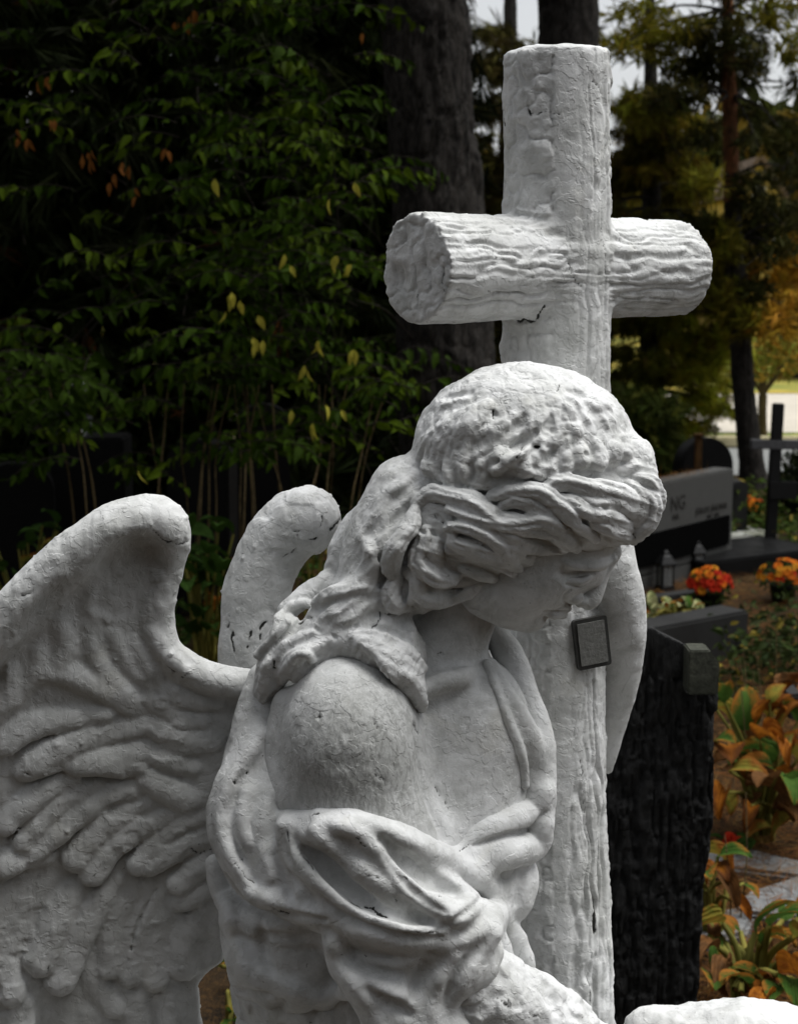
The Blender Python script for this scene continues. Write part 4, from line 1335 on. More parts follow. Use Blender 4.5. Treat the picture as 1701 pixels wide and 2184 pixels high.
# dark conifers closing the left of the picture
for i, (x, Y, w, lab) in enumerate(((40, 9.2, 330, "dense dark spruce filling the left edge behind the shrub"), (430, 9.8, 360, "dense dark spruce standing behind the middle of the green shrub"), (760, 10.4, 260, "dark spruce just left of the thick pine trunk"))):
    t = empty("spruce_tree", (at_dist(x, 900, Y).x, Y, 0))
    tag(t, lab, "tree", "dark spruces behind the shrub")
    P = np.array([(0, 0, -0.05), (0.02, 0, 1.2), (0, 0.02, 2.6), (0.01, 0, 4.4)])
    link("trunk", trunk_mesh(P, np.array([.13, .11, .09, .05]), 24, 0.06, 0.008, 20 + i, BARK), t)
    pts = []; br = []
    zt = 4.6
    for z in np.arange(0.35, zt, 0.16):
        reach = (w * Y / FPX) * (1.0 if z < 3.2 else 1 - 0.7 * (z - 3.2) / 1.4)
        for a in np.arange(0, 6.28, 0.62) + rng.uniform(0, 6.28):
            rr = reach * rng.uniform(0.65, 1.1)
            d = np.array([math.cos(a), math.sin(a), 0])
            tip = np.array([0, 0, z]) + d * rr + np.array([0, 0, -0.28 * rr])
            br.append((((0, 0, z), d * rr * .5 + np.array([0, 0, z - .03 * rr]), tip), .014, .004))
            n = 26
            u = rng.uniform(0.12, 1, n)[:, None] ** 0.7
            p = np.array([0, 0, z]) + d * rr * u + np.array([0, 0, -0.28 * rr]) * u * u
            p = p + rng.normal(size=(n, 3)) * np.array([.09, .09, .06])
            pts.append(p)
    pts = np.vstack(pts)
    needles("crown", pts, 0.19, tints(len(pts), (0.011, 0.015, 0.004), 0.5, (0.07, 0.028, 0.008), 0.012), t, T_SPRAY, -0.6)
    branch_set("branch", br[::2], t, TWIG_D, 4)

# unseen row of copied spruces, added behind the camera to block low front skylight
_sp = [o for o in list(COL.objects) if o.name.startswith("spruce_tree")]
for i, (x, y, s_) in enumerate(((-7.5, -4.6, 1.7), (-4.4, -5.4, 1.55), (-1.2, -4.9, 1.75), (2.0, -5.3, 1.6), (5.0, -4.8, 1.7), (8.2, -5.6, 1.5))):
    src = _sp[i % 3]
    r = src.copy(); COL.objects.link(r); r.location = (x, y, 0); r.scale = (s_, s_, s_); r.rotation_euler = (0, 0, 1.1 * i)
    r['label'] = ("outermost", "second", "third", "fourth", "fifth", "last")[i] + " unseen spruce, counted from the left, in the row added behind the camera to block skylight"; r['group'] = "unseen spruces added to block skylight"
    for ch in src.children:
        k_ = ch.copy(); COL.objects.link(k_); k_.parent = r

# slender pine with a reddish upper trunk, right
t = empty("pine_tree", (at_dist(1606, 1040, 12.1).x, 12.1, 0))
tag(t, "slender pine with reddish upper trunk and open branches against the pale sky", "tree")
P = px_path([(1540, -420, 12.1), (1548, -120, 12.1), (1552, 80, 12.1), (1556, 250, 12.1), (1560, 430, 12.1), (1566, 560, 12.1), (1580, 750, 12.1), (1592, 900, 12.1), (1604, 1010, 12.1)])
P = down_to_ground(P) - np.array(t.location)
R = np.array([0.02, .035, .045, .052, .058, .066, .078, .088, .098, .115])
link("trunk", trunk_mesh(P[4:], R[4:], 30, 0.03, 0.010, 31, BARK), t)
link("upper_trunk", trunk_mesh(P[:5], R[:5], 24, 0.04, 0.005, 32, BARK_RED), t)
CL = [  # px x, y, rx, ry, count, colour
    (1520, 70, 60, 40, 150, 0), (1545, 150, 95, 50, 330, 0), (1470, 150, 60, 30, 150, 0), (1440, 205, 66, 30, 150, 0), (1590, 110, 50, 44, 120, 0), (1610, 40, 50, 24, 50, 1), (1560, -40, 90, 40, 120, 0),
    (1480, 60, 50, 22, 60, 1), (1400, 90, 90, 40, 260, 1), (1370, 30, 80, 26, 120, 1), (1385, 225, 80, 40, 230, 1), (1320, 100, 40, 22, 50, 1),
    (1600, 235, 46, 13, 45, 0), (1650, 265, 50, 20, 70, 0), (1620, 300, 60, 12, 50, 0), (1680, 300, 36, 30, 70, 0), (1640, 385, 60, 18, 60, 0), (1690, 360, 40, 20, 50, 0), (1660, 440, 60, 14, 50, 0), (1600, 440, 34, 14, 30, 0), (1690, 480, 40, 20, 60, 0),
    (1650, 530, 50, 20, 80, 0), (1600, 490, 60, 30, 230, 0), (1660, 460, 50, 18, 90, 0), (1620, 430, 50, 14, 60, 0), (1560, 560, 50, 40, 200, 1), (1640, 570, 60, 50, 160, 2), (1690, 560, 40, 60, 200, 2), (1680, 660, 50, 50, 200, 2), (1590, 680, 40, 40, 90, 1), (1575, 400, 20, 40, 60, 0), (1530, 520, 50, 50, 220, 1), (1690, 90, 40, 46, 90, 1), (1700, 180, 30, 26, 40, 0), (1650, 20, 60, 22, 70, 1), (1500, 285, 34, 20, 50, 0), (1490, 390, 50, 24, 100, 1), (1500, 480, 60, 26, 140, 0), (1600, 620, 50, 24, 90, 0), (1640, 690, 50, 40, 80, 2), (1540, 640, 50, 50, 170, 1),
]
CC = [(0.036, 0.037, 0.008), (0.17, 0.155, 0.016), (0.40, 0.22, 0.022)]
pts, cols, br = [], [], []
for x, y, rx, ry, n, ci in CL:
    p = clump_points(x, y, 12.1 + rng.uniform(-.5, .5), rx, ry, 0.32, int(n * 1.0)) - np.array(t.location)
    pts.append(p); cols.append(tints(len(p), CC[ci], 0.4, (0.10, 0.08, 0.02), 0.08))
    yj = min(max(y + rng.uniform(-10, 40), -300), 740)
    j = np.argmin(np.abs([P_[2] - (at_dist(x, yj, 12.1).z) for P_ in P]))
    a = P[j] + (P[max(j - 1, 0)] - P[j]) * 0.3; b = p.mean(0)
    br.append((((a), (a + b) / 2 + np.array([0, rng.uniform(-.1, .1), .06]), b), 0.013, 0.005))
    e = b + (b - a) * 0.25
    for _ in range(3): br.append(((b + (a - b) * .2, e + rng.normal(size=3) * .10), .006, .003))
pts = np.vstack(pts)
needles("crown", pts, 0.105, np.vstack(cols), t, T_TUFT, -0.1)
branch_set("branch", br, t, BARK, 5)

# broad spruce between cross and pine
t = empty("spruce_tree", (at_dist(1390, 900, 13.0).x, 13.0, 0))
tag(t, "broad olive green spruce close to the right of the log cross", "tree")
P = px_path([(1385, -60, 13.0), (1388, 300, 13.0), (1390, 700, 13.0), (1392, 980, 13.0)])
P = down_to_ground(P) - np.array(t.location)
link("trunk", trunk_mesh(P, np.array([.03, .06, .09, .11, .12]), 24, 0.06, 0.008, 41, BARK), t)
pts, cols, br = [], [], []
for y in np.arange(215, 1060, 26):
    w = 40 + 130 * min(1, (y - 150) / 330.0)
    for _ in range(7 if y < 480 else 9):
        a = rng.uniform(0, 6.28); rr = w * rng.uniform(0.35, 1.15)
        x = 1392 + rr * math.cos(a)
        if (abs(x - 1497) < 22 and abs(y - 215) < 34) or rng.random() < (0.4 if y < 430 and abs(x - 1490) < 70 else 0.13): continue
        if x > 1530 and y > 800: continue
        p = clump_points(x, y + 0.18 * rr, 13.0 + rr * math.sin(a) * 13 / FPX, 44, 15, 0.16, 48) - np.array(t.location)
        pts.append(p)
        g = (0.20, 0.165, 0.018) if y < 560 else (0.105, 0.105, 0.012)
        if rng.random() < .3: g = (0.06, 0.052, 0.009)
        if y > 640 and x > 1410 and math.sin(a) < 0.4: g = (0.26, 0.26, 0.02)  # hanging yellow-green sprays, tinted brighter as if catching the light
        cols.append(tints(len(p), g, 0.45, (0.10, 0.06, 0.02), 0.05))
        c0 = np.array([0, 0, at_dist(1390, y, 13.0).z])
        br.append(((c0, (c0 + p.mean(0)) / 2 + np.array([0, 0, .05]), p.mean(0)), .012, .004))
pts = np.vstack(pts)
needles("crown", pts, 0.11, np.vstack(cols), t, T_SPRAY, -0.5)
branch_set("branch", br, t, BARK, 4)

# a low dark yew-like bush under it, and dark foliage behind the post
t = empty("yew_bush", (at_dist(1380, 960, 11.0).x, 11.0, 0))
tag(t, "dark evergreen bush behind the grey headstone, right beside the angel's hair", "bush")
pts = np.vstack([clump_points(x, y, 11.0, rx, ry, 0.4, n) for x, y, rx, ry, n in ((1370, 960, 90, 90, 900), (1340, 880, 60, 60, 400), (1420, 1000, 56, 60, 400), (1410, 880, 50, 50, 300), (1400, 1080, 90, 60, 500))]) - np.array(t.location)
needles("crown", pts, 0.085, tints(len(pts), (0.032, 0.042, 0.007), 0.5, (0.11, 0.115, 0.02), 0.12), t, T_SPRAY, -0.4)
branch_set("branch", [(((rng.uniform(-.08, .08), rng.uniform(-.08, .08), 0), (rng.uniform(-.15, .15), rng.uniform(-.1, .1), .35), (rng.uniform(-.3, .3), rng.uniform(-.2, .2), .75)), .015, .005) for _ in range(9)], t, TWIG_D, 5)

t = empty("conifer_tree", (at_dist(1080, 900, 14.5).x, 14.5, 0))
tag(t, "brownish conifer seen between the thick pine trunk and the log cross", "tree")
link("trunk", trunk_mesh(np.array([(0, 0, -.05), (0, 0, 2), (0, 0, 4.4)]), np.array([.13, .1, .04]), 20, 0.08, .008, 51, BARK), t)
pts = []
for y in np.arange(70, 1100, 28):
    for _ in range(7):
        x = rng.uniform(960, 1250)
        if (1040 < x < 1075 and 360 < y < 420) or (y < 110 and rng.random() < .45): continue
        pts.append(clump_points(x, y, 14.5 + rng.uniform(-.5, .5), 40, 16, .2, 34))
pts = np.vstack(pts) - np.array(t.location)
needles("crown", pts, 0.13, tints(len(pts), (0.046, 0.038, 0.010), 0.5, (0.13, 0.12, 0.03), 0.14), t, T_SPRAY, -0.5)

# young street tree, autumn trees, far woodland
t = empty("young_tree", (at_dist(1625, 935, 15.6).x, 15.6, 0.03))
tag(t, "slim young roadside tree with a pale forked trunk on the verge", "tree")
b0 = np.array(t.location)
P = np.array([(0, 0, -.02)] + [list(np.array(at_dist(x, y, 15.6)) - b0) for x, y in ((1625, 880), (1626, 840))])
link("trunk", trunk_mesh(P, np.array([.05, .042, .04]), 16, .06, .004, 61, TWIG), t)
f = P[-1]
brs = [((f, np.array(at_dist(x1, y1, 15.6)) - b0, np.array(at_dist(x2, y2, 15.6)) - b0), .026, .008) for x1, y1, x2, y2 in ((1608, 812, 1600, 760), (1650, 810, 1680, 770), (1632, 800, 1640, 740), (1618, 800, 1612, 730), (1660, 790, 1701, 745))]
branch_set("branch", brs, t, TWIG)
pts = np.vstack([clump_points(x, y, 15.6, rx, ry, .5, n) for x, y, rx, ry, n in ((1640, 770, 60, 40, 160), (1600, 790, 40, 30, 70), (1690, 740, 60, 60, 200), (1650, 690, 80, 60, 260))]) - b0
rot = frames(rng.normal(size=(len(pts), 3)) + np.array([0, 0, -.6]), rng.uniform(0, 6.28, len(pts)))
o = link("crown", scatter("crown", *LEAF_S, pts, rot, 0.085 * rng.uniform(.7, 1.3, len(pts)), tints(len(pts), (0.20, 0.20, 0.03), .4, (0.40, 0.26, 0.04), .3), LEAFY), t); o['kind'] = 'stuff'

for x, y, Y, rx, ry, n, col, lab in ((1690, 640, 24, 85, 150, 3600, (0.42, 0.20, 0.025), "orange autumn tree glowing at the right edge beyond the road"),
                                     (1560, 800, 26, 120, 60, 2400, (0.16, 0.17, 0.025), "yellow green bushy tree beyond the pale yard")):
    t = empty("autumn_tree", (at_dist(x, 830, Y).x, Y, 0.04)); b0 = np.array(t.location)
    tag(t, lab, "tree")
    top = np.array(at_dist(x, y, Y)) - b0
    link("trunk", trunk_mesh(np.array([(0, 0, -.05), top * .5 + np.array([.05, 0, 0]), top]), np.array([.14, .11, .05]), 16, .1, .006, 71, BARK), t)
    pts = np.vstack([clump_points(x + rng.uniform(-rx, rx) * .6, y + rng.uniform(-ry, ry) * .7, Y, rx * .5, ry * .38, .8, n // 10) for _ in range(10)]) - b0
    rot = frames(rng.normal(size=(len(pts), 3)) + np.array([0, 0, -.6]), rng.uniform(0, 6.28, len(pts)))
    o = link("crown", scatter("crown", *LEAF_S, pts, rot, 0.17 * rng.uniform(.7, 1.3, len(pts)), tints(len(pts), col, .4, (0.25, 0.12, 0.03), .2), LEAFY), t); o['kind'] = 'stuff'

n = 60000
az = np.concatenate([rng.uniform(-.5, .62, 24000), rng.uniform(-1.75, 1.75, 36000)]); rr = rng.uniform(46, 54, n)
zt = 3.4 + 2.6 * (0.5 + 0.5 * np.sin(az * 23) * np.cos(az * 11 + 1)) + 1.5 * np.abs(az) * (np.abs(az) > .55)
pts = np.column_stack([rr * np.sin(az), rr * np.cos(az), 0.1 + zt * rng.uniform(0, 1, n) ** 0.8])
o = tag(link("woodland", scatter("woodland", *LEAF_S, pts, frames(rng.normal(size=(n, 3)), rng.uniform(0, 6, n)), 0.62 * rng.uniform(.6, 1.4, n), tints(n, (0.045, 0.05, 0.014), .5, (0.25, 0.17, 0.03), .15), LEAFY)), kind='stuff')
o['label'] = "line of mixed woodland far behind the lawn"

# yellow gabled house glimpsed past the pine
HOUSE = mat_flat("yellow_render", (0.55, 0.40, 0.11), (0.60, 0.45, 0.14), 2)
HROOF = mat_flat("brown_roof", (0.10, 0.07, 0.05), (0.13, 0.09, 0.06), 4)
HWHITE = mat_flat("white_frame", (0.75, 0.75, 0.72), (0.8, 0.8, 0.78), 4)
t = empty("yellow_house", (at_dist(1612, 560, 40).x, 40, 0.04)); tag(t, "far yellow house gable showing between the pine branches", "house")
zt = at_dist(1612, 348, 40).z - .04; ze = at_dist(1612, 420, 40).z - .04
hw = 46 * 40 / FPX
V = [(-hw, 0, 0), (hw, 0, 0), (hw, 0, ze), (0, 0, zt), (-hw, 0, ze), (-hw, 6, 0), (hw, 6, 0), (hw, 6, ze), (0, 6, zt), (-hw, 6, ze)]
bm = bmesh.new(); vs = [bm.verts.new(v) for v in V]
for f_ in ((0, 1, 2, 3, 4), (9, 8, 7, 6, 5), (0, 5, 6, 1), (1, 6, 7, 2), (4, 9, 5, 0), (2, 7, 8, 3), (3, 8, 9, 4)): bm.faces.new([vs[i] for i in f_])
me = bpy.data.meshes.new("wall"); bm.to_mesh(me); bm.free(); me.materials.append(HOUSE); link("wall", me, t)
for s in (-1, 1):
    L = math.hypot(hw + .15, zt - ze)
    r = link("roof", box_mesh("roof", L + .1, 6.4, .10, .01, HROOF), t)
    r.location = (s * (hw + .1) / 2, 3, (zt + ze) / 2 + .02); r.rotation_euler = (0, s * math.atan2(zt - ze, hw), 0)
for wx, wz in ((0, ze - .15), (-.35, ze - 1.0), (.35, ze - 1.0)):
    w = link("window", box_mesh("window", .34, .06, .40, .005, HWHITE), t); w.location = (wx, -.01, wz)
    p_ = link("pane", box_mesh("pane", .26, .02, .32, .003, GRANITE_B), w); p_.location = (0, -.035, .04)

# ------------------------------------------------------------------ the shrub on the left
SH_Y = 6.3
shrub = empty("leafy_shrub", (at_dist(480, 1450, SH_Y).x, SH_Y, 0))
tag(shrub, "tall arching shrub with drooping green leaves and a few yellow ones, left behind the wings", "shrub")
SO = np.array(shrub.location)
LG = [mat_leaf("shrub_leaf_green", (0.030, 0.058, 0.0025), (0.017, 0.035, 0.0015)), mat_leaf("shrub_leaf_light", (0.064, 0.098, 0.005), (0.040, 0.066, 0.003)),
      mat_leaf("shrub_leaf_yellow", (0.50, 0.44, 0.06), (0.36, 0.34, 0.05)), mat_leaf("shrub_leaf_brown", (0.30, 0.12, 0.025), (0.20, 0.075, 0.02))]
TEM = [leaf_template(0.42, .22, .28), leaf_template(0.50, .15, .40), leaf_template(0.38, .35, .18)]
LMESH = [[np_mesh("leaf", tv, tf, True, m) for tv, tf in TEM] for m in LG]
L_loc, L_dir, L_size, L_kind = [], [], [], []
twigs = []


def shoot(x, y, Y, length, lean, nleaf, kind=0, size=0.054):
    a = np.array(at_dist(x, y, Y))
    d = np.array([lean, rng.uniform(-.5, .25), 0.35]); d /= np.linalg.norm(d)
    pts_ = []
    for u in np.linspace(0, 1, 6):
        pts_.append(a + d * length * u + np.array([0, 0, -0.55 * length * u * u]))
    pts_ = np.array(pts_)
    twigs.append((pts_ - SO, .0028, .0012))
    for i in range(nleaf):
        u = (i + 0.6) / nleaf
        p = np.array([np.interp(u * 5, range(6), pts_[:, k]) for k in range(3)])
        side = 1 if i % 2 else -1
        t_ = pts_[min(5, int(u * 5) + 1)] - pts_[int(u * 5)]; t_ /= np.linalg.norm(t_) + 1e-9
        out = np.cross(t_, [0, 0, 1.0]); out /= np.linalg.norm(out) + 1e-9
        dd = out * side * .8 + t_ * .5 + np.array([0, -.25, -.55]) + rng.normal(size=3) * .42
        L_loc.append(p); L_dir.append(dd); L_size.append(size * rng.uniform(.7, 1.25) * (0.75 + .5 * math.sin(math.pi * u))); L_kind.append(kind)


def dens(x, y):
    """how leafy the photo is there"""
    v = 1.0
    if x < 330 and y < 730: v = 0.30
    if x < 150 and y > 760: v = 0.9
    if 150 < x < 330 and 700 < y < 960: v = 0.25
    if y > 930: v *= 0.35
    q = vnoise(np.array([[x / 95.0, y / 80.0, 0.3]]), 41)[0]
    return v * (0.25 + 0.75 * max(0.0, min(1.0, 0.5 + 1.6 * q)))


cnt = 0
while cnt < 430:
    x, y = rng.uniform(-60, 900), rng.uniform(-60, 1010)
    if rng.random() > dens(x, y): continue
    if x > 775 + 40 * (y > 300) and y < 720 and rng.random() < .93: continue
    cnt += 1
    shoot(x, y, SH_Y + rng.uniform(-.55, .75), rng.uniform(.16, .34), rng.choice([-1, 1]) * rng.uniform(.3, 1), int(rng.integers(7, 13)), int(rng.random() < .28))
for x, y in ((150, 800), (60, 830), (100, 900), (50, 780), (120, 860)):
    for _ in range(3): shoot(x + rng.uniform(-30, 30), y + rng.uniform(-30, 30), 5.6, .22, rng.uniform(-.8, .8), 9, 0, .06)
for x, y, n_ in ((604, 560, 1), (612, 575, 1), (492, 640, 3), (515, 650, 2), (480, 672, 1), (550, 690, 1), (545, 738, 3), (565, 735, 1), (676, 735, 2), (656, 795, 2), (752, 762, 3), (666, 915, 2), (690, 880, 1), (460, 398, 1), (752, 400, 1), (700, 440, 1), (745, 575, 2), (615, 880, 1), (300, 1010, 1), (730, 885, 1), (720, 560, 2)):
    for _ in range(n_):
        L_loc.append(np.array(at_dist(x + rng.uniform(-7, 7), y - 12 + rng.uniform(-7, 7), 5.55))); L_dir.append(np.array([rng.uniform(-.5, .5), -.2, -1])); L_size.append(.055 * rng.uniform(.7, 1.1)); L_kind.append(2)
for x, y, n_ in ((105, 185, 5), (45, 298, 4), (185, 345, 6), (275, 355, 4), (420, 40, 3), (385, 70, 4), (120, 260, 2), (760, 70, 1), (300, 420, 2), (250, 390, 2), (365, 320, 2)):
    for _ in range(n_):
        L_loc.append(np.array(at_dist(x + rng.uniform(-16, 16), y - 12 + rng.uniform(-14, 14), 6.1))); L_dir.append(np.array([rng.uniform(-.5, .5), -.2, -1])); L_size.append(.045 * rng.uniform(.7, 1.1)); L_kind.append(3)
L_loc, L_dir, L_size, L_kind = np.array(L_loc), np.array(L_dir), np.array(L_size), np.array(L_kind)
L_rot = frames(L_dir, rng.normal(size=len(L_dir)) * .75, up=(0, -0.8, 0.6))
order = np.argsort(L_loc[:, 1] - (L_kind == 2) * 3 - (L_kind == 3) * .6)
near, rest = order[:290], order[290:]
for i in near:
    o = bpy.data.objects.new("leaf", LMESH[L_kind[i]][i % 3]); COL.objects.link(o); o.parent = shrub
    m4 = np.eye(4); m4[:3, :3] = L_rot[i] * L_size[i]; m4[:3, 3] = L_loc[i] - SO
    o.matrix_local = Matrix(m4.tolist())
kc = np.array([(0.023, 0.045, 0.002), (0.047, 0.074, 0.0035), (0.45, 0.40, 0.06), (0.28, 0.11, 0.025)])
tt = kc[L_kind[rest]] * (1 + rng.uniform(-.4, .35, (len(rest), 1)))
o = link("foliage", scatter("foliage", *TEM[0], L_loc[rest] - SO, L_rot[rest], L_size[rest], tt, LEAFY), shrub); o['kind'] = 'stuff'
# long arching twigs
for x1, y1, x2, y2, x3, y3 in ((850, 1150, 640, 700, 420, 560), (250, 900, 180, 720, 420, 560), (900, 680, 800, 500, 690, 420), (120, 760, 260, 620, 330, 560), (560, 900, 600, 600, 470, 300), (640, 900, 720, 600, 700, 200), (880, 720, 820, 660, 760, 640)):
    twigs.append((np.array([at_dist(x1, y1, 6.5), at_dist(x2, y2, 6.2), at_dist(x3, y3, 6.0)]) - SO, .004, .0018))
o = branch_set("twigs", twigs, shrub, TWIG_D, 4); o['kind'] = 'stuff'
for x in (158, 186, 206, 332, 348, 402, 421, 426, 445, 461, 512, 520, 539, 545, 600, 611, 656, 664, 692, 703, 745, 760):
    lean = rng.uniform(-34, 38) if x > 300 else rng.uniform(22, 40)
    P = [at_dist(x + lean * .9, 1150 + 330, SH_Y), at_dist(x, 1110, SH_Y + rng.uniform(-.2, .2)), at_dist(x - lean * .7 + rng.uniform(-10, 10), 965, SH_Y), at_dist(x - lean * 1.6 + rng.uniform(-18, 18), 820, SH_Y)]
    P = np.array(P) - SO
    V, F = tube_arrays(spline(P, 5), np.linspace(.0052, .0024, 16) * rng.uniform(.55, 1.15), 6)
    link("stem", np_mesh("stem", V, F, True, TWIG), shrub)

# ------------------------------------------------------------------ graves, right of the cross
IRON = mat_stone("black_iron", (0.008, 0.008, 0.008), (0.013, 0.013, 0.013), 80, 0.55, 0.1, 0.2)
IRON_W = mat_stone("weathered_metal", (0.06, 0.062, 0.065), (0.10, 0.10, 0.105), 60, 0.5, 0.1, 0.5)
RUSTW = mat_bark("brown_wood", (0.09, 0.045, 0.014), (0.14, 0.07, 0.02), (0.03, 0.016, 0.008), 30)
LETTER = mat_stone("dark_lettering", (0.006, 0.005, 0.004), (0.008, 0.007, 0.005), 50, 0.6, 0.02)

# rough hewn black stone close behind the cross
Zs = FPX * 2.52 / 1.7 - FPX


def stone_z(x, y): return np.full(np.shape(x), Zs)


c = Clay(1180, 1580, 1290, 2560, Zs - 260, Zs + 400, 5.5)
c.a[:] = 1e3
s_ = 1 + Zs / FPX
bx0, bx1 = (1215 - 850.5) * s_, (1528 - 850.5) * s_
Xg, Yg, Zg = c.ax[0][:, None, None], c.ax[1][None, :, None], c.ax[2][None, None, :]
yt = (1092 - 1336) * s_
right = bx1 + 6 * np.sin(Yg / 90.0) - np.maximum(0, (1092 - 1650) * s_ - Yg) * 0.055
d1 = np.maximum(Xg - right, bx0 - Xg)
top = yt - np.maximum(Xg - (1385 - 850.5) * s_, 0) * 0.50
d2 = Yg - top
d3 = np.abs(Zg - Zs + TILT * Yg) - 105
notch = np.maximum(np.maximum((1462 - 850.5) * s_ - Xg, (1092 - 1472) * s_ - Yg), (Zg - Zs + TILT * Yg) - 400)
d = np.maximum(np.maximum(d1, d2), d3)
d = np.maximum(d, -notch)
c.a = np.broadcast_to(d, c.a.shape).astype(np.float32).copy()


def hewn(V, N):
    p = np.column_stack([V[:, 0] / 13.0, V[:, 1] / 210.0, V[:, 2] / 30.0]) + 0.35 * vnoise(V / 50.0, 7)[:, None]
    g = -np.clip(1 - np.abs(vnoise(p, 81)) * 3.2, 0, 1) * 17 - np.clip(1 - np.abs(vnoise(p * 2.2, 82)) * 3, 0, 1) * 6
    ch = 6 * fbm(V / 60.0, 83, 2) + 2.5 * np.clip(vnoise(np.column_stack([V[:, 0] / 40.0, V[:, 1] / 55.0, V[:, 2] / 40.0]), 84) * 6, -1, 1)
    m = np.clip(-N[:, 2] * 1.5 + 0.4, 0.25, 1) * np.clip((yt - 60 - V[:, 1]) / 60.0, 0.1, 1)
    return m * (g + ch)


BLACKROUGH = mat_stone("hewn_black_stone", (0.009, 0.009, 0.009), (0.017, 0.017, 0.0165), 110, 0.65, 1.0, 0.25, None, (1, 1, 0.18))
hs = empty("rough_headstone", tuple(to_world(SR(1370, 1700, Zs)) * np.array([1, 1, 0])))
tag(hs, "tall black rough hewn stone slab right behind the foot of the cross", "headstone")
finish("slab", c, hs, BLACKROUGH, hs.location, hewn, 1.2, 61, (), 1)
w0 = to_world(S(1491, 1425, Zs))
q_ = s_ * U
bm = bmesh.new()
f = bm.faces.new([bm.verts.new((x * q_, -.03, z * q_)) for x, z in ((-31, 0), (31, 0), (33, 68), (12, 95), (-31, 95))])
r = bmesh.ops.extrude_face_region(bm, geom=[f]); bmesh.ops.translate(bm, verts=[v for v in r['geom'] if isinstance(v, bmesh.types.BMVert)], vec=(0, .05, 0))
bmesh.ops.recalc_face_normals(bm, faces=bm.faces)
bmesh.ops.bevel(bm, geom=list(bm.edges), offset=.002, segments=2, affect='EDGES')
me = bpy.data.meshes.new("polished_corner"); bm.to_mesh(me); bm.free()
me.materials.append(mat_stone('pale_corner', (.04, .042, .033), (.08, .083, .064), 60, .7, .4, .1, (.018, .019, .013)))
pbo = link("polished_corner", me, hs); pbo.location = Vector(to_world(SR(1491, 1472, Zs - 66))) - hs.location
pbo['label'] = "pale smooth corner block let into the black stone"

# low grey headstone with a black panel, set at an angle
A0 = Vector((1.754, 8.90, 0)); dirv = Vector((-0.456, -0.57, 0)).normalized()
gh = empty("grey_headstone", A0 + dirv * 0.55, math.atan2(dirv.y, dirv.x) + math.pi)
tag(gh, "low grey granite headstone with a black panel and dark lettering beside the angel's forehead", "headstone")
zt, zb = at_dist(1548, 997, 8.9).z, at_dist(1549, 1173, 8.9).z
b = link("stone", box_mesh("stone", 1.10, 0.12, zt - zb, 0.008, GRANITE_G), gh); b.location = (0, 0, zb)
ft = link("base", box_mesh("base", 0.96, 0.14, zb + 0.02, 0.008, GRANITE_G), gh); ft.location = (0, 0.01, -0.02)
pz0, pz1 = at_dist(1537, 1155, 8.9).z, at_dist(1537, 1093, 8.9).z
pn = link("panel", box_mesh("panel", 0.99, 0.02, pz1 - pz0, 0.003, mat_stone("matt_black_panel", (.003, .003, .003), (.004, .004, .004), 60, .9, .02, 0.0)), gh); pn.location = (0.0, -0.064, pz0)
pn['label'] = "black polished inset panel"


def text_mesh(name, body, size, parent, loc, mat, extrude=0.0015, align='CENTER'):
    cu = bpy.data.curves.new(name, 'FONT'); cu.body = body; cu.size = size; cu.extrude = extrude; cu.align_x = align
    tmp = bpy.data.objects.new(name, cu); COL.objects.link(tmp)
    me = bpy.data.meshes.new_from_object(tmp.evaluated_get(bpy.context.evaluated_depsgraph_get()))
    bpy.data.objects.remove(tmp); me.materials.clear(); me.materials.append(mat)
    o = link(name, me, parent); o.location = loc; o.rotation_euler = (rad(90), 0, 0)
    return o


text_mesh("lettering", "NG", 0.105, gh, (-0.055, -0.0615, zt - 0.155), LETTER)
text_mesh("lettering", "JÜRATE JÄSONIA", 0.046, gh, (0.305, -0.0615, zt - 0.205), LETTER)
text_mesh("lettering", "1919 - 1998", 0.028, gh, (0.320, -0.0615, zt - 0.240), LETTER)
text_mesh("lettering", "NA", 0.046, gh, (-0.075, -0.0615, zt - 0.205), LETTER)
LITTER = mat_leafy("fallen_needles")


def needle_pile(name, pts, size, parent=None):
    n = len(pts)
    tv = np.array([(-.012, 0, 0), (.012, 0, 0), (.010, .5, .03), (-.010, .5, .03), (.004, 1, 0), (-.004, 1, 0)]); tf = np.array([(0, 1, 2, 3), (3, 2, 4, 5)])
    d = rng.normal(size=(n, 3)); d[:, 2] *= .14
    t_ = tints(n, (0.17, 0.075, 0.022), .5, (0.075, 0.035, 0.014), .35)
    t_[rng.random(n) < .12] = (0.26, 0.15, 0.05)
    o = link(name, scatter(name, tv, tf, pts, frames(d, rng.normal(size=n) * .4), size * rng.uniform(.5, 1.3, n), t_, LITTER), parent); o['kind'] = 'stuff'
    return o


pp = np.column_stack([rng.uniform(-.5, .3, 420), rng.uniform(-.055, .055, 420), zt + .004 + rng.uniform(0, .012, 420)])
needle_pile("litter", pp, .05, gh)

# black round topped headstone behind it
def arch_prism(name, w, h, d, mat, n=20, point=1.0):
    bm = bmesh.new()
    prof = [(-w / 2, 0), (w / 2, 0)] + [(w / 2 * math.cos(a) * 1.0, h - w * .5 * point + w * .5 * point * math.sin(a)) for a in np.linspace(0, math.pi, n)]
    f = bm.faces.new([bm.verts.new((x, -d / 2, z)) for x, z in prof])
    r = bmesh.ops.extrude_face_region(bm, geom=[f])
    bmesh.ops.translate(bm, verts=[v for v in r['geom'] if isinstance(v, bmesh.types.BMVert)], vec=(0, d, 0))
    bmesh.ops.recalc_face_normals(bm, faces=bm.faces)
    bmesh.ops.bevel(bm, geom=[e for e in bm.edges if e.calc_face_angle(0) > 1.0], offset=.008, segments=2, affect='EDGES')
    me = bpy.data.meshes.new(name); bm.to_mesh(me); bm.free(); me.materials.append(mat)
    return me


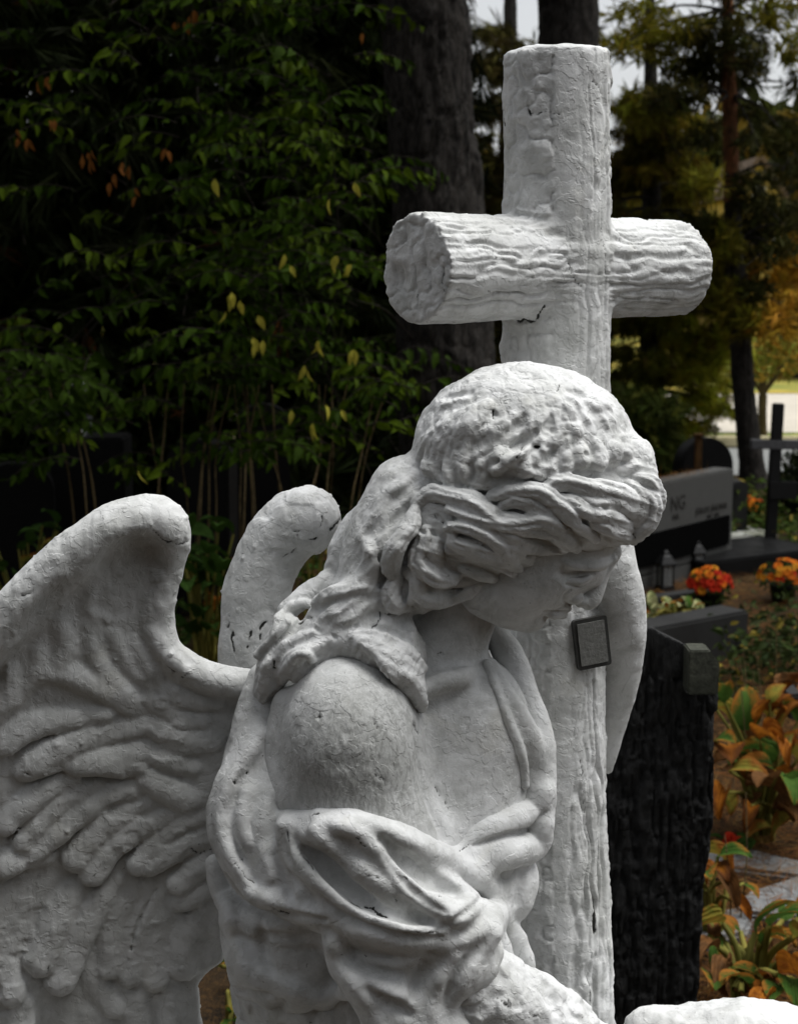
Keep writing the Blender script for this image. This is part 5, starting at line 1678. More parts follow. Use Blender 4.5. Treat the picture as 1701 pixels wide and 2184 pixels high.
g0 = at_dist(1498, 1000, 9.75)
o = tag(link("arched_headstone", arch_prism("arched_headstone", .34, g0.z + .19, .12, GRANITE_B)), "black polished headstone with a rounded top behind the grey one", "headstone")
o.location = (g0.x, 9.75, 0); o.rotation_euler = (0, 0, rad(16))
g1 = at_dist(1489, 930, 9.55)
wm = empty("wooden_marker", (g1.x, 9.55, 0)); tag(wm, "narrow brown wooden grave marker in front of the arched black headstone", "grave marker")
link("post", box_mesh("post", .042, .03, g1.z, .004, RUSTW), wm)
link("cap", box_mesh("cap", .055, .045, .015, .003, RUSTW), wm).location = (0, 0, g1.z)
g2 = at_dist(1566, 1022, 10.1)
o = tag(link("small_headstone", arch_prism("small_headstone", .10, g2.z, .22, GRANITE_D, 10, .6)), "small dark grey headstone seen edge on, right of the arched one", "headstone")
o.location = (g2.x, 10.1, 0); o.rotation_euler = (0, 0, rad(8))

# dark wooden cross
g3 = at_dist(1640, 1180, 9.3)
dc = empty("grave_cross", (g3.x, 9.3, 0)); tag(dc, "plain dark grave cross with a pale weathered crossbar at the right edge", "grave cross")
ct = at_dist(1659, 860, 9.3); L = math.hypot(ct.x - g3.x, ct.z)
u = link("upright", box_mesh("upright", .062, .05, L, .005, IRON), dc); u.rotation_euler = (0, math.atan2(ct.x - g3.x, ct.z), 0)
cb = at_dist(1690, 948, 9.3)
a_ = link("arm", box_mesh("arm", .46, .055, .052, .005, IRON_W), dc); a_.location = (cb.x - g3.x - .01, -.004, cb.z - .026); a_.rotation_euler = (0, rad(1.0), 0)
tp = link("plate", box_mesh("plate", .16, .02, .10, .004, IRON), dc); q = at_dist(1668, 1045, 9.28); tp.location = (q.x - g3.x, -.035, q.z - .05)

# lanterns
GLASSY = NT("lantern_glass"); GLASSY.b.inputs['Transmission Weight'].default_value = 0.85; GLASSY = GLASSY.done((0.75, 0.77, 0.75), 0.12, None, 0.5)
CANDLE = mat_flat("candle_wax", (0.62, 0.60, 0.52), (0.70, 0.68, 0.60), 20, 0.5)


def lathe(name, prof, mat, sides=24, smooth=True):
    V, F = [], []
    for r, z in prof:
        for j in range(sides):
            a = 2 * math.pi * j / sides; V.append((r * math.cos(a), r * math.sin(a), z))
    for i in range(len(prof) - 1):
        for j in range(sides):
            k = (j + 1) % sides; F.append((i * sides + j, i * sides + k, (i + 1) * sides + k, (i + 1) * sides + j))
    return np_mesh(name, V, F, smooth, mat)


def lantern(loc, s, label):
    t = empty("grave_lantern", loc, rad(20)); tag(t, label, "lantern", "lanterns in front of the grey headstone")
    link("base", box_mesh("base", .078 * s, .078 * s, .03 * s, .004, IRON), t)
    for sx in (-1, 1):
        for sy in (-1, 1):
            p_ = link("corner_post", box_mesh("corner_post", .008 * s, .008 * s, .105 * s, .001, IRON), t); p_.location = (sx * .029 * s, sy * .029 * s, .03 * s)
    for k in range(4):
        g_ = link("pane", box_mesh("pane", .05 * s, .003, .10 * s, 0, GLASSY), t); a = k * math.pi / 2
        g_.location = (math.sin(a) * .029 * s, -math.cos(a) * .029 * s, .032 * s); g_.rotation_euler = (0, 0, a)
    c_ = link("candle", lathe("candle", [(.0, .0), (.02 * s, 0), (.02 * s, .075 * s), (.016 * s, .08 * s), (0, .078 * s)], CANDLE, 16), t); c_.location = (0, 0, .031 * s)
    link("roof", lathe("roof", [(.055 * s, .134 * s), (.057 * s, .142 * s), (.030 * s, .178 * s), (.018 * s, .186 * s), (.018 * s, .196 * s), (.008 * s, .206 * s), (0, .208 * s)], IRON, 4, False), t).rotation_euler = (0, 0, rad(45))
    return t


gl = on_ground(1417, 1262)
lantern((gl.x, gl.y, 0), 1.02, "glass grave lantern with a black pointed roof, nearest the angel's far arm")
gl = on_ground(1484, 1232)
lantern((gl.x, gl.y, 0), 0.95, "black lantern half hidden behind the red and orange flowers")

# kerbs and slabs
def kerb_block(name, x0, y0, x1, y1, zt, depth, mat, label, cat, rz=None):
    a, b = on_ground(x0, y0, zt), on_ground(x1, y1, zt)
    L = (b - a).length
    o = tag(link(name, box_mesh(name, L, depth, zt + .03, .010, mat, 2)), label, cat)
    m = (a + b) / 2; ang = math.atan2(b.y - a.y, b.x - a.x)
    o.location = (m.x - math.sin(ang) * depth / 2, m.y + math.cos(ang) * depth / 2, -.03); o.rotation_euler = (0, 0, ang)
    return o


kerb_block("grave_kerb", 1330, 1352, 1598, 1302, 0.20, .16, GRANITE_D, "dark granite grave kerb in front of the variegated plant", "grave kerb")
kerb_block("grave_kerb", 1500, 1200, 1760, 1168, 0.10, .5, GRANITE_B, "black polished ledger slab behind the red flowers", "grave slab")
kerb_block("border_stone", 1330, 1215, 1440, 1200, 0.05, .10, GRANITE_D, "dark border stone below the grey headstone", "border stone")
kerb_block("grave_kerb", 1380, 1278, 1545, 1256, 0.06, .10, GRANITE_D, "low dark kerb holding the bed of flowers and lanterns", "grave kerb")
kerb_block("pale_slab", 1545, 1145, 1660, 1138, 0.02, .34, GRANITE_L, "pale stone plate lying on the gravel behind the dark cross", "slab")
kerb_block("stone_block", 1680, 1482, 1790, 1478, 0.10, .16, GRANITE_D, "square grey stone block behind the hosta at the right edge", "stone block")
for pts_, lab in ((((1440, 1790), (1560, 1800), (1720, 1838), (1800, 1880), (1560, 1850), (1440, 1835)), "grey path slab under the red begonia"),
                  (((1592, 1900), (1720, 1860), (1800, 1880), (1760, 1960), (1640, 1952), (1560, 1938)), "grey path slab strewn with needles, nearer the camera"),
                  (((1420, 1950), (1560, 1935), (1610, 1950), (1590, 1990), (1470, 2010)), "small broken grey slab beside the black stone")):
    P3 = [on_ground(x, y, .035) for x, y in pts_]
    c0 = sum(P3, Vector()) / len(P3)
    bm = bmesh.new()
    f = bm.faces.new([bm.verts.new(p - c0 + Vector((0, 0, .035))) for p in P3])
    if f.normal.z < 0: f.normal_flip()
    r = bmesh.ops.extrude_face_region(bm, geom=[f]); bmesh.ops.translate(bm, verts=[v for v in r['geom'] if isinstance(v, bmesh.types.BMVert)], vec=(0, 0, -.06))
    bmesh.ops.recalc_face_normals(bm, faces=bm.faces)
    bmesh.ops.bevel(bm, geom=list(bm.edges), offset=.01, segments=2, affect='EDGES')
    me = bpy.data.meshes.new("path_slab"); bm.to_mesh(me); bm.free(); me.materials.append(SLAB)
    o = tag(link("path_slab", me), lab, "path slab"); o.location = (c0.x, c0.y, 0)

# fallen needles
n = 24000
yy = 3.0 + 6.5 * rng.random(n) ** 1.3
xx = rng.uniform(0.10, 0.27, n) * yy + rng.normal(size=n) * .05
zz = 0.004 + rng.uniform(0, .022, n)
tag(needle_pile("fallen_needles", np.column_stack([xx, yy, zz]), .085), kind='stuff')
n = 420
pts = np.array([list(on_ground(rng.uniform(1500, 1701), rng.uniform(1815, 1960), .045)) for _ in range(n)])
tag(needle_pile("fallen_needles", pts, .07), kind='stuff')
n = 5000
yy = rng.uniform(5.0, 12, n); xx = rng.uniform(-.27, 0.05, n) * yy
tag(needle_pile("fallen_needles", np.column_stack([xx, yy, zz[:n]]), .10), kind='stuff')

# ------------------------------------------------------------------ hostas
H_G = mat_leaf("hosta_green", (0.075, 0.145, 0.025), (0.045, 0.105, 0.018), (0.30, 0.12, 0.02), trans=.3)
H_Y = mat_leaf("hosta_yellowing", (0.40, 0.30, 0.05), (0.14, 0.19, 0.03), (0.22, 0.08, 0.015), trans=.3)
H_O = mat_leaf("hosta_orange", (0.40, 0.14, 0.015), (0.20, 0.06, 0.010), (0.10, 0.035, 0.01), trans=.3)
H_B = mat_leaf("hosta_brown", (0.20, 0.09, 0.03), (0.10, 0.05, 0.02), trans=.2)
H_D = mat_leaf("hosta_dark_green", (0.040, 0.085, 0.014), (0.028, 0.062, 0.010), trans=.25)
V_Y = mat_leaf("variegated_cream", (0.60, 0.58, 0.30), (0.10, 0.16, 0.03), trans=.3)
STEMM = mat_leaf("hosta_stalk", (0.30, 0.26, 0.06), (0.16, 0.17, 0.04))


def hosta_leaf_mesh(seed, L=1.0, w=.62, droop=.55, fold=.18, crumple=.03):
    """broad ribbed leaf: 9 x 7 grid, thin but solid ribs in relief"""
    r = np.random.default_rng(seed)
    nu, nv = 11, 9
    V = []
    a0 = 0.5
    x = np.zeros(3)
    ph = 0.55; p = np.array([0.0, 0.0]); path = []
    for i in range(nu):
        path.append((p.copy(), ph)); p = p + np.array([math.cos(ph), math.sin(ph)]) * L / (nu - 1); ph -= droop * 2.6 / (nu - 1) * (0.4 + 1.2 * i / nu)
    for i in range(nu):
        t = i / (nu - 1)
        half = .5 * w * (math.sin(math.pi * t ** .72) ** .85 if 0 < t < 1 else 0) + .008
        (y, z), ph = path[i]
        for j in range(nv):
            s = -1 + 2 * j / (nv - 1)
            rib = .012 * math.cos(s * 4 * math.pi) * min(1, 4 * t * (1 - t)) 
            up = fold * abs(s) * half * 2 + rib + crumple * vnoise(np.array([[s * 1.6 + seed, t * 4, seed * .7]]), seed)[0] * (abs(s) + .3)
            V.append((s * half * (1 - .25 * fold * abs(s)), y - math.sin(ph) * up, z + math.cos(ph) * up))
    F = [(i * nv + j, i * nv + j + 1, (i + 1) * nv + j + 1, (i + 1) * nv + j) for i in range(nu - 1) for j in range(nv - 1)]
    return np.array(V), np.array(F)


HV = [hosta_leaf_mesh(1), hosta_leaf_mesh(2, w=.55, droop=.75, crumple=.05), hosta_leaf_mesh(3, w=.70, droop=.4), hosta_leaf_mesh(4, w=.45, droop=1.0, fold=.5, crumple=.10), hosta_leaf_mesh(5, w=.50, droop=.9, fold=.7, crumple=.12)]
HM = {}


def hmesh(mat, k):
    if (mat.name, k) not in HM: HM[(mat.name, k)] = np_mesh("leaf", *HV[k], True, mat)
    return HM[(mat.name, k)]


def place_leaf(parent, base, az, pitch, L, mat, k, roll=0.0):
    o = bpy.data.objects.new("leaf", hmesh(mat, k)); COL.objects.link(o); o.parent = parent
    o.location = base; o.scale = (L, L, L)
    o.rotation_euler = (Matrix.Rotation(az, 3, 'Z') @ Matrix.Rotation(pitch, 3, 'X') @ Matrix.Rotation(roll, 3, 'Y')).to_euler()
    return o


def hosta(x, y, Y, label, leaves, height, stalkmat=STEMM, group=None, sp=1.0, dense=0):
    """leaves: (px x, px y of the leaf's stalk end, length px, heading degrees in the picture (0 = right, 90 = away), pitch, material, shape)"""
    g = on_ground(x, y) if Y is None else Vector((at_dist(x, y, Y).x, Y, 0))
    t = empty("hosta_plant", (g.x, g.y, 0)); tag(t, label, "plant", group)
    m = g.y / FPX
    if dense:
        extra = []
        for (lx, ly, Ll, hd, pi_, mat, k, dy) in leaves:
            for _ in range(dense):
                extra.append((lx + random.uniform(-45, 45), ly + random.uniform(-35, 45), Ll * random.uniform(.8, 1.1), hd + random.uniform(-70, 70), pi_ + random.uniform(-30, 20), random.choice([mat, mat, H_B, H_O, H_Y, H_G]), random.randrange(5), dy + random.uniform(-.05, .15)))
        leaves = [(a, b, l_ * 1.18, *r_) for a, b, l_, *r_ in leaves] + extra
    for (lx, ly, Ll, hd, pi_, mat, k, dy) in leaves:
        p = at_dist(lx, ly, g.y + dy) - g
        p.z = max(p.z, .03)
        place_leaf(t, p, rad(hd - 90), rad(pi_), Ll * m, mat, k, rad(random.uniform(-25, 25)))
        r0 = Vector((random.uniform(-.03, .03), random.uniform(-.03, .03), 0))
        Q = spline(np.array([r0, r0 * .6 + p * .45 + Vector((0, 0, .06)), p]), 5)
        V, F = tube_arrays(Q, np.linspace(.006, .0042, len(Q)) * sp, 6)
        link("stalk", np_mesh("stalk", V, F, True, stalkmat), t)
    return t


G_, Y_, O_, B_ = H_G, H_Y, H_O, H_B
hosta(1625, 1790, None, "yellowing hosta with green and orange drooping leaves behind the red begonia", [
    (1585, 1560, 95, 75, 55, G_, 0, .05), (1545, 1500, 70, 260, 40, G_, 0, .0), (1550, 1590, 85, 265, -20, O_, 2, -.1), (1530, 1585, 80, 225, -30, O_, 1, -.1), (1610, 1545, 80, 20, 30, O_, 3, 0), (1640, 1500, 60, 40, 30, Y_, 1, 0),
    (1660, 1590, 85, 330, 20, Y_, 1, 0), (1620, 1580, 80, 290, 10, O_, 4, -.05), (1650, 1640, 80, 200, 10, G_, 1, -.1), (1690, 1600, 80, 250, 0, O_, 4, -.1), (1590, 1680, 90, 330, -10, B_, 4, -.15), (1700, 1680, 95, 240, 15, G_, 2, -.2),
    (1680, 1660, 90, 265, -15, G_, 1, -.25), (1640, 1540, 70, 200, 35, Y_, 3, .1), (1670, 1480, 60, 10, 20, O_, 4, .1), (1580, 1620, 70, 180, -10, B_, 3, 0), (1700, 1540, 90, 180, 30, G_, 0, .1), (1600, 1720, 70, 250, -20, O_, 3, -.2), (1660, 1730, 80, 300, -10, B_, 3, -.2), (1560, 1640, 60, 100, 10, G_, 0, .15),
    (1545, 1690, 70, 250, -25, O_, 4, -.2), (1700, 1620, 100, 300, 20, Y_, 0, -.1), (1630, 1660, 75, 120, 30, B_, 4, 0), (1555, 1530, 60, 150, 20, Y_, 4, .1), (1690, 1750, 70, 220, -10, Y_, 3, -.2)], .4, group="yellowing hostas along the path", dense=1)
hosta(1520, 2010, None, "small brown and green hosta beside the edge of the black stone", [
    (1515, 1850, 80, 285, 0, O_, 1, 0), (1500, 1870, 90, 270, 10, G_, 0, -.05), (1530, 1830, 80, 320, 15, G_, 1, 0), (1545, 1880, 75, 280, -20, B_, 4, -.05), (1500, 1900, 60, 240, -20, G_, 1, -.1), (1560, 1920, 60, 300, -15, O_, 3, -.05)], .3, group="yellowing hostas along the path", dense=1)
hosta(1600, 2190, None, "large drooping hosta with striped stalks in the bottom right corner", [
    (1610, 1990, 120, 350, 35, G_, 1, 0), (1640, 1975, 110, 320, 15, G_, 0, -.1), (1690, 2000, 110, 280, 5, Y_, 3, -.1), (1560, 2010, 90, 150, 25, G_, 0, .1), (1530, 2020, 80, 230, 0, B_, 3, 0), (1520, 2080, 80, 260, -10, G_, 2, -.1), (1600, 2100, 80, 210, 10, G_, 0, -.2),
    (1660, 2080, 100, 300, 0, O_, 4, -.25), (1690, 2090, 100, 260, -5, G_, 1, -.25), (1560, 2060, 80, 250, -20, B_, 4, -.1), (1630, 2040, 70, 90, 10, B_, 3, .1), (1540, 1970, 80, 200, -10, Y_, 4, .05), (1700, 1960, 100, 10, 20, G_, 0, .1), (1580, 2120, 70, 280, -30, B_, 3, -.2), (1650, 2120, 90, 240, -15, O_, 3, -.3)], .35, group="yellowing hostas along the path", sp=1.5, dense=1)
D_ = H_D
lv = []
for i in range(46):
    x, y = rng.uniform(375, 500), rng.uniform(1130, 1400)
    lv.append((x, y, rng.uniform(60, 95), rng.uniform(190, 350), rng.uniform(-15, 35), D_ if rng.random() < .93 else O_, int(rng.integers(0, 3)), rng.uniform(-.25, .25)))
hosta(440, 1470, 6.0, "dark green hosta clump seen between the two wings", lv, .5)
lv = []
for i in range(26):
    x, y = rng.uniform(-20, 130), rng.uniform(1110, 1290)
    lv.append((x, y, rng.uniform(40, 75), rng.uniform(180, 360), rng.uniform(-10, 35), D_ if rng.random() < .8 else Y_, int(rng.integers(0, 3)), rng.uniform(-.3, .3)))
hosta(60, 1400, 6.6, "low green plant at the left edge beyond the near wing", lv, .4)
lv = [(x, y, rng.uniform(50, 70), rng.uniform(180, 360), rng.uniform(0, 30), D_, int(rng.integers(0, 3)), rng.uniform(-.2, .2)) for x, y in ((640, 1200), (670, 1180), (700, 1220), (660, 1240), (690, 1150), (630, 1230), (715, 1130), (650, 1160))]
hosta(670, 1440, 6.1, "few dark green leaves between the far wing and the angel's hair", lv, .4)
lv = [(x, y, rng.uniform(45, 65), rng.uniform(0, 360), rng.uniform(0, 40), H_G, int(rng.integers(0, 3)), rng.uniform(-.2, .2)) for x, y in ((500, 2140), (515, 2120), (490, 2160), (470, 2060), (520, 2170), (505, 2180))]
hosta(500, 2190, None, "small bright green seedling in the gap below the near wing", lv, .2)
lv = [(1380 + 120 * rng.random(), 1295 + 35 * rng.random(), rng.uniform(22, 40), rng.uniform(0, 360), rng.uniform(10, 60), V_Y if rng.random() < .55 else (H_G if rng.random() < .6 else O_), int(rng.integers(0, 3)), rng.uniform(-.15, .15)) for _ in range(34)]
hosta(1440, 1345, None, "low variegated cream and green plant on the grave bed under the lantern", lv, .15)

# ------------------------------------------------------------------ flowers
F_R = mat_leaf("petal_red", (0.55, 0.035, 0.012), (0.42, 0.02, 0.008), trans=.2)
F_O = mat_leaf("petal_orange", (0.75, 0.20, 0.015), (0.60, 0.11, 0.012), trans=.2)
F_Y = mat_leaf("petal_amber", (0.78, 0.36, 0.03), (0.70, 0.26, 0.02), trans=.2)


def bloom_mesh(mat, n=16, layers=3):
    V, F = [], []
    for l in range(layers):
        for i in range(n - 3 * l):
            a = 2 * math.pi * (i + .5 * l) / (n - 3 * l); el = .15 + .45 * l; r = 1 - .25 * l
            d = np.array([math.cos(a) * math.cos(el), math.sin(a) * math.cos(el), math.sin(el)]) * r
            s = np.array([-math.sin(a), math.cos(a), 0]) * .17
            o = len(V); V += [d * .1 - s * .3, d * .1 + s * .3, d * .7 + s, d * .7 - s, d * 1.02 + s * .4 + np.array([0, 0, -.08]), d * 1.02 - s * .4 + np.array([0, 0, -.08])]
            F += [(o, o + 1, o + 2, o + 3), (o + 3, o + 2, o + 4, o + 5)]
    return np_mesh("flower", V, F, True, mat)


BL = [bloom_mesh(m) for m in (F_R, F_O, F_Y)]


def bouquet(x, y, ybase, r, h, n, mix, label, size=.021, cat="flowers", pot=True):
    g = on_ground(x, ybase); t = empty("flower_pot", (g.x, g.y, 0)); tag(t, label, cat)
    m = g.y / FPX
    if pot: link("pot", lathe("pot", [(0, 0), (.05, 0), (.066, .085), (.07, .09), (.064, .092), (.058, .08), (0, .078)], IRON), t)
    cz = at_dist(x, y, g.y).z
    lo, dr = [], []
    for i in range(n):
        q = rng.normal(size=3); q /= np.linalg.norm(q); q[2] = abs(q[2]) * 1.0 - .25
        if q[1] > .5: q[1] *= -1
        p = np.array([q[0] * r * m, q[1] * r * m, cz + q[2] * h * m])
        o = bpy.data.objects.new("flower", BL[int(rng.choice(3, p=mix if q[2] < .35 else (mix[0] * .3, .35, .65 - mix[0] * .3)))]); COL.objects.link(o); o.parent = t
        o.location = p; s = size * rng.uniform(.8, 1.2); o.scale = (s, s, s)
        o.rotation_euler = Vector((q[0], q[1] - .5, q[2] + .5)).to_track_quat('Z', 'Y').to_euler()
    k = 240
    q = rng.normal(size=(k, 3)); q /= np.linalg.norm(q, axis=1, keepdims=True); q *= rng.uniform(.3, .92, (k, 1))
    pts = q * np.array([r * m, r * m, h * m]) + np.array([0, 0, cz - .25 * h * m])
    pts[:, 2] = np.maximum(pts[:, 2], .05)
    o = link("foliage", scatter("foliage", *LEAF_S, pts, frames(q + rng.normal(size=(k, 3)) * .4, rng.normal(size=k)), .035 * rng.uniform(.6, 1.2, k), tints(k, (0.04, 0.065, 0.015), .4), LEAFY), t); o['kind'] = 'stuff'
    st = [((rng.uniform(-.02, .02), rng.uniform(-.02, .02), .06), tuple(pts[j] * .6 + np.array([0, 0, .02])), tuple(pts[j])) for j in range(14)]
    branch_set("stems", [(s_, .0025, .0015) for s_ in st], t, TWIG_D, 4)['kind'] = 'stuff'
    return t


bouquet(1512, 1243, 1300, 46, 44, 46, (.72, .20, .08), "pot of red and orange chrysanthemums in front of the grey headstone")
bouquet(1668, 1225, 1285, 52, 42, 30, (.2, .45, .35), "loose orange chrysanthemums on the needle covered bed at the right edge")
bouquet(1592, 1075, 1120, 34, 18, 26, (.55, .38, .07), "low bed of small orange red flowers beside the dark cross", .03, "flowers", False)
g = on_ground(1565, 1840); t = empty("begonia_plant", (g.x, g.y, 0)); tag(t, "single small bright red begonia on the grey path slab", "flower")
for x, y, s in ((1557, 1790, .022), (1573, 1798, .020), (1583, 1803, .016), (1549, 1797, .014)):
    o = bpy.data.objects.new("flower", BL[0]); COL.objects.link(o); o.parent = t
    p = at_dist(x, y, g.y) - g; o.location = p; o.scale = (s,) * 3; o.rotation_euler = (rad(50), 0, rad(random.uniform(-40, 40)))
    V, F = tube_arrays(spline(np.array([(0, 0, .01), p * .5, p]), 4), .002, 5); link("stem", np_mesh("stem", V, F, True, STEMM), t)
for i in range(16):
    p = Vector((rng.uniform(-.03, .03), rng.uniform(-.03, .03), rng.uniform(.01, .05)))
    place_leaf(t, p, rng.uniform(0, 6.28), rad(rng.uniform(0, 40)), .05, D_, int(rng.integers(0, 3)))

# dead thin stalks standing among the hostas
t = empty("dry_stalks", tuple(on_ground(1575, 1860))); b0 = Vector(t.location)
tag(t, "few thin dry flower stalks rising among the hostas", "plant")
for x0, y0, x1, y1 in ((1552, 2050, 1545, 1780), (1575, 1990, 1590, 1690), (1590, 1800, 1580, 1470), (1560, 1700, 1570, 1440), (1600, 1700, 1605, 1430), (1588, 1560, 1584, 1380), (1640, 1560, 1655, 1330), (1600, 1500, 1575, 1400), (1620, 1520, 1612, 1390)):
    g = on_ground(x0, max(y0, 1600)); q = at_dist(x1, y1, g.y + .1)
    V, F = tube_arrays(spline(np.array([g - b0, (g + q) / 2 - b0 + Vector((.01, 0, 0)), q - b0]), 5), np.linspace(.0024, .0014, 11), 5)
    link("stalk", np_mesh("stalk", V, F, True, TWIG), t)

# weeds and wisps of ground cover round the graves
def weeds(name, lst, tint, size):
    pts, dr = [], []
    for x, y, rx, ry, n in lst:
        for _ in range(n):
            g = on_ground(x + rng.normal() * rx, y + rng.normal() * ry)
            pts.append([g.x, g.y, abs(rng.normal()) * .10 + .01]); dr.append([rng.normal(), rng.normal() - .4, rng.uniform(-.5, .8)])
    n = len(pts); pts = np.array(pts)
    o = scatter(name, *LEAF_S, pts, frames(np.array(dr), rng.normal(size=n)), size * rng.uniform(.6, 1.3, n), tints(n, tint, .5, (0.22, 0.17, 0.03), .08), LEAFY)
    return tag(link(name, o), kind='stuff')


weeds("ground_cover", [(1580, 1120, 24, 16, 240), (1640, 1130, 30, 14, 200), (1600, 1105, 30, 10, 160), (1690, 1170, 20, 14, 160)], (0.05, 0.075, 0.015), .05)
weeds("weeds", [(1660, 1440, 40, 24, 220), (1620, 1380, 30, 30, 120), (1560, 1470, 30, 24, 180), (1690, 1380, 20, 40, 120)], (0.032, 0.045, 0.013), .045)
weeds("ground_cover", [(60, 1250, 60, 30, 200), (160, 1180, 80, 30, 240), (420, 1400, 60, 30, 160), (680, 1230, 50, 30, 160)], (0.035, 0.055, 0.012), .06)
t = empty("dark_shrub", tuple(on_ground(1690, 1120))); b0 = np.array(t.location)
tag(t, "dark leafy shrub behind the dark grave cross at the right edge", "shrub")
pts = np.vstack([clump_points(x, y, b0[1], rx, ry, .25, n) for x, y, rx, ry, n in ((1700, 1040, 44, 70, 700), (1680, 1090, 40, 40, 300), (1720, 980, 40, 40, 300))]) - b0
pts = pts[pts[:, 2] > 0.02]
o = link("foliage", scatter("foliage", *LEAF_S, pts, frames(rng.normal(size=(len(pts), 3)), rng.normal(size=len(pts))), .05 * rng.uniform(.6, 1.2, len(pts)), tints(len(pts), (0.018, 0.026, 0.008), .5, (.2, .2, .15), .02), LEAFY), t); o['kind'] = 'stuff'
branch_set("branch", [(((0, 0, 0), (rng.uniform(-.05, .05), 0, .2), (rng.uniform(-.15, .15), rng.uniform(-.1, .1), .45)), .01, .004) for _ in range(7)], t, TWIG_D, 5)

# ------------------------------------------------------------------ dark graves in the gloom on the left
g = at_dist(150, 940, 8.0)
t = empty("grave_pedestal", (g.x, 8.0, 0)); tag(t, "dark grey flared pedestal grave under the shrub at the far left", "grave pedestal")
zp = at_dist(150, 858, 8.0).z; zc = at_dist(150, 930, 8.0).z
w2 = 54 * 8 / FPX
bm = bmesh.new()
rows = [(w2 * .72, 0), (w2 * .72, zc - .02), (w2 * .78, zc), (w2 * .80, zp - .06), (w2 * 1.0, zp - .025), (w2 * 1.0, zp)]
vs = [[bm.verts.new((sx * w, sy * w * .8, z)) for sx, sy in ((-1, -1), (1, -1), (1, 1), (-1, 1))] for w, z in rows]
for a, b in zip(vs[:-1], vs[1:]):
    for i in range(4): bm.faces.new((a[i], a[(i + 1) % 4], b[(i + 1) % 4], b[i]))
bm.faces.new(vs[-1])
bmesh.ops.bevel(bm, geom=list(bm.edges), offset=.006, segments=1, affect='EDGES')
me = bpy.data.meshes.new("body"); bm.to_mesh(me); bm.free()
me.materials.append(mat_stone("slate_stone", (0.045, 0.046, 0.052), (0.06, 0.062, 0.07), 60, .6, .15)); link("body", me, t)
pl = link("plate", box_mesh("plate", .10, .015, .06, .003, IRON), t); pl.location = (.035, -w2 * .66, zc + .05)
g = at_dist(162, 822, 8.0)
t = empty("glass_vase", (g.x, 8.0, zp)); tag(t, "dim ribbed glass vase standing on the dark pedestal", "vase")
link("bowl", lathe("bowl", [(0, 0), (.05, 0), (.058, .02), (.062, .08), (.056, .12), (.045, .135), (.04, .13), (.05, .08), (0, .03)], GLASSY, 20), t)
link("stem_holder", lathe("stem_holder", [(0, .0), (.014, .0), (.012, .10), (0, .11)], RUSTW, 10), t)
g = at_dist(170, 928, 7.7)
o = tag(link("grave_candle", lathe("grave_candle", [(0, 0), (.026, 0), (.030, .012), (.027, .06), (.014, .072), (0, .07)], mat_flat("white_glass", (.7, .72, .74), (.78, .8, .82), 10, .2), 18)), "small white candle glass shining in front of the dark pedestal", "candle")
o.location = (g.x, 7.7, g.z)
kb_ = tag(link("candle_ledge", box_mesh("candle_ledge", .34, .26, g.z, .01, GRANITE_B)), "black stone ledge carrying the small white candle", "stone ledge"); kb_.location = (g.x + .05, 7.72, 0)
for x, y, Y, w, lab, ang in ((30, 985, 7.3, .34, "low dark rounded boulder at the left edge", 10), (430, 935, 7.6, .30, "black headstone with a slanting shoulder behind the bare stems", -14), (560, 860, 8.1, .26, "dark rounded headstone deep in the shade behind the shrub stems", 6)):
    g = at_dist(x, y, Y)
    o = tag(link("dark_headstone", arch_prism("dark_headstone", w, g.z, .14, GRANITE_B, 12, .7)), lab, "headstone"); o.location = (g.x, Y, 0); o.rotation_euler = (0, 0, rad(ang))

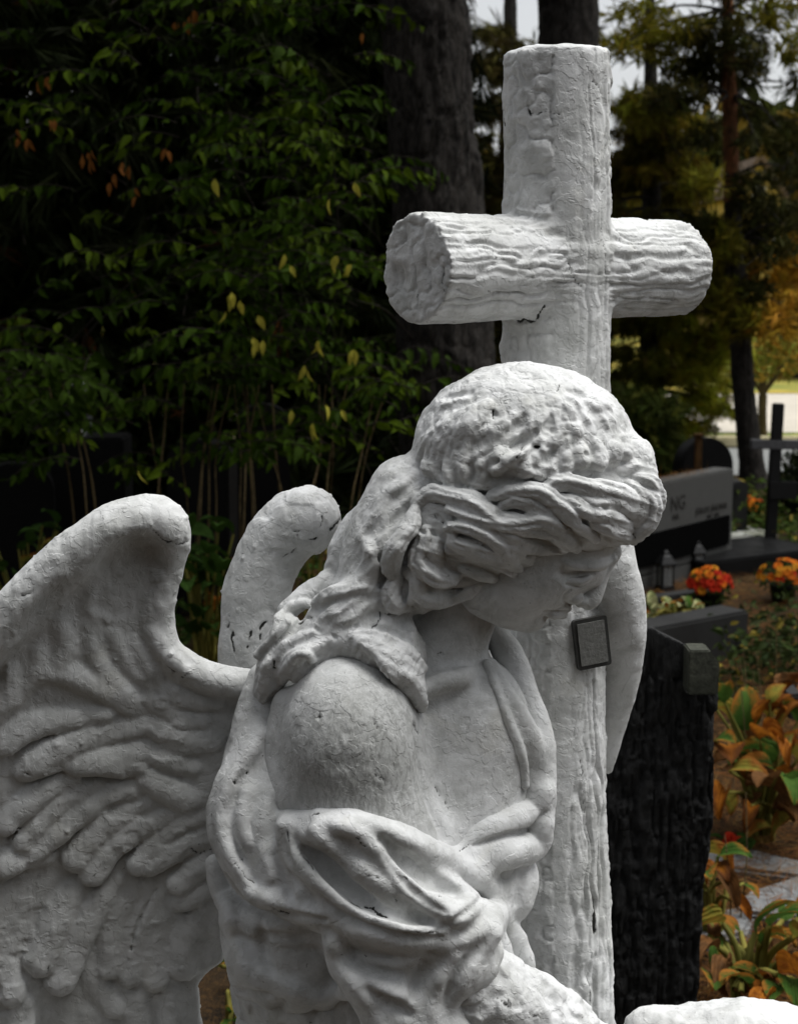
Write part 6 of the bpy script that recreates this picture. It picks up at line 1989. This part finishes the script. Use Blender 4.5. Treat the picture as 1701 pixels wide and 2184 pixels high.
# ------------------------------------------------------------------ little plaque on the post
pa = [to_world(S(x, y, z)) for x, y, z in ((1227, 1324, 92), (1299, 1310, 116), (1299, 1420, 114), (1226, 1432, 90))]
pc_ = sum((Vector(p) for p in pa), Vector()) / 4
vx = (Vector(pa[1]) - Vector(pa[0])); vz = (Vector(pa[0]) - Vector(pa[3]))
w_, h_ = vx.length, vz.length
vx.normalize(); vy = vz.cross(vx).normalized(); vz2 = vx.cross(vy)
PLQ = mat_stone("plaque_metal", (0.030, 0.030, 0.028), (0.040, 0.040, 0.037), 90, .45, .05, .5)
PLQ2 = mat_flat("plaque_face", (0.125, 0.125, 0.115), (0.165, 0.165, 0.155), 160, .6)


def plate_mesh(name, w, h, d, r, mat):
    bm = bmesh.new(); pr = []
    for cx, cz, a0 in ((w / 2 - r, h / 2 - r, 0), (-w / 2 + r, h / 2 - r, 90), (-w / 2 + r, -h / 2 + r, 180), (w / 2 - r, -h / 2 + r, 270)):
        for k in range(5): pr.append((cx + r * math.cos(rad(a0 + k * 22.5)), cz + r * math.sin(rad(a0 + k * 22.5))))
    f = bm.faces.new([bm.verts.new((x, 0, z)) for x, z in pr])
    e = bmesh.ops.extrude_face_region(bm, geom=[f]); bmesh.ops.translate(bm, verts=[v for v in e['geom'] if isinstance(v, bmesh.types.BMVert)], vec=(0, d, 0))
    bmesh.ops.recalc_face_normals(bm, faces=bm.faces)
    me = bpy.data.meshes.new(name); bm.to_mesh(me); bm.free(); me.materials.append(mat); return me


pq = link("plaque", plate_mesh("plaque", w_, h_, .006, .0035, PLQ), statue)
R3 = Matrix((vx, -vy, vz2)).transposed() if vy.y < 0 else Matrix((vx, vy, vz2)).transposed()
pq.rotation_euler = R3.to_euler(); pq.location = pc_ - ORG
pq['label'] = "small dark grey plaque with a blank grey face"
fp = link("face", plate_mesh("face", w_ * .80, h_ * .84, .002, .001, PLQ2), pq); fp.location = (0, -.0012, 0)

# what carries the angel: a plain white plinth out of the picture's bottom edge
pz = at_dist(850, 2560, 1.72).z
pl = link("plinth", box_mesh("plinth", .74, .56, pz, .012, M_ROBE), statue); pl.location = (at_dist(800, 2420, 1.72).x - ORG.x, 1.74 - ORG.y, 0)
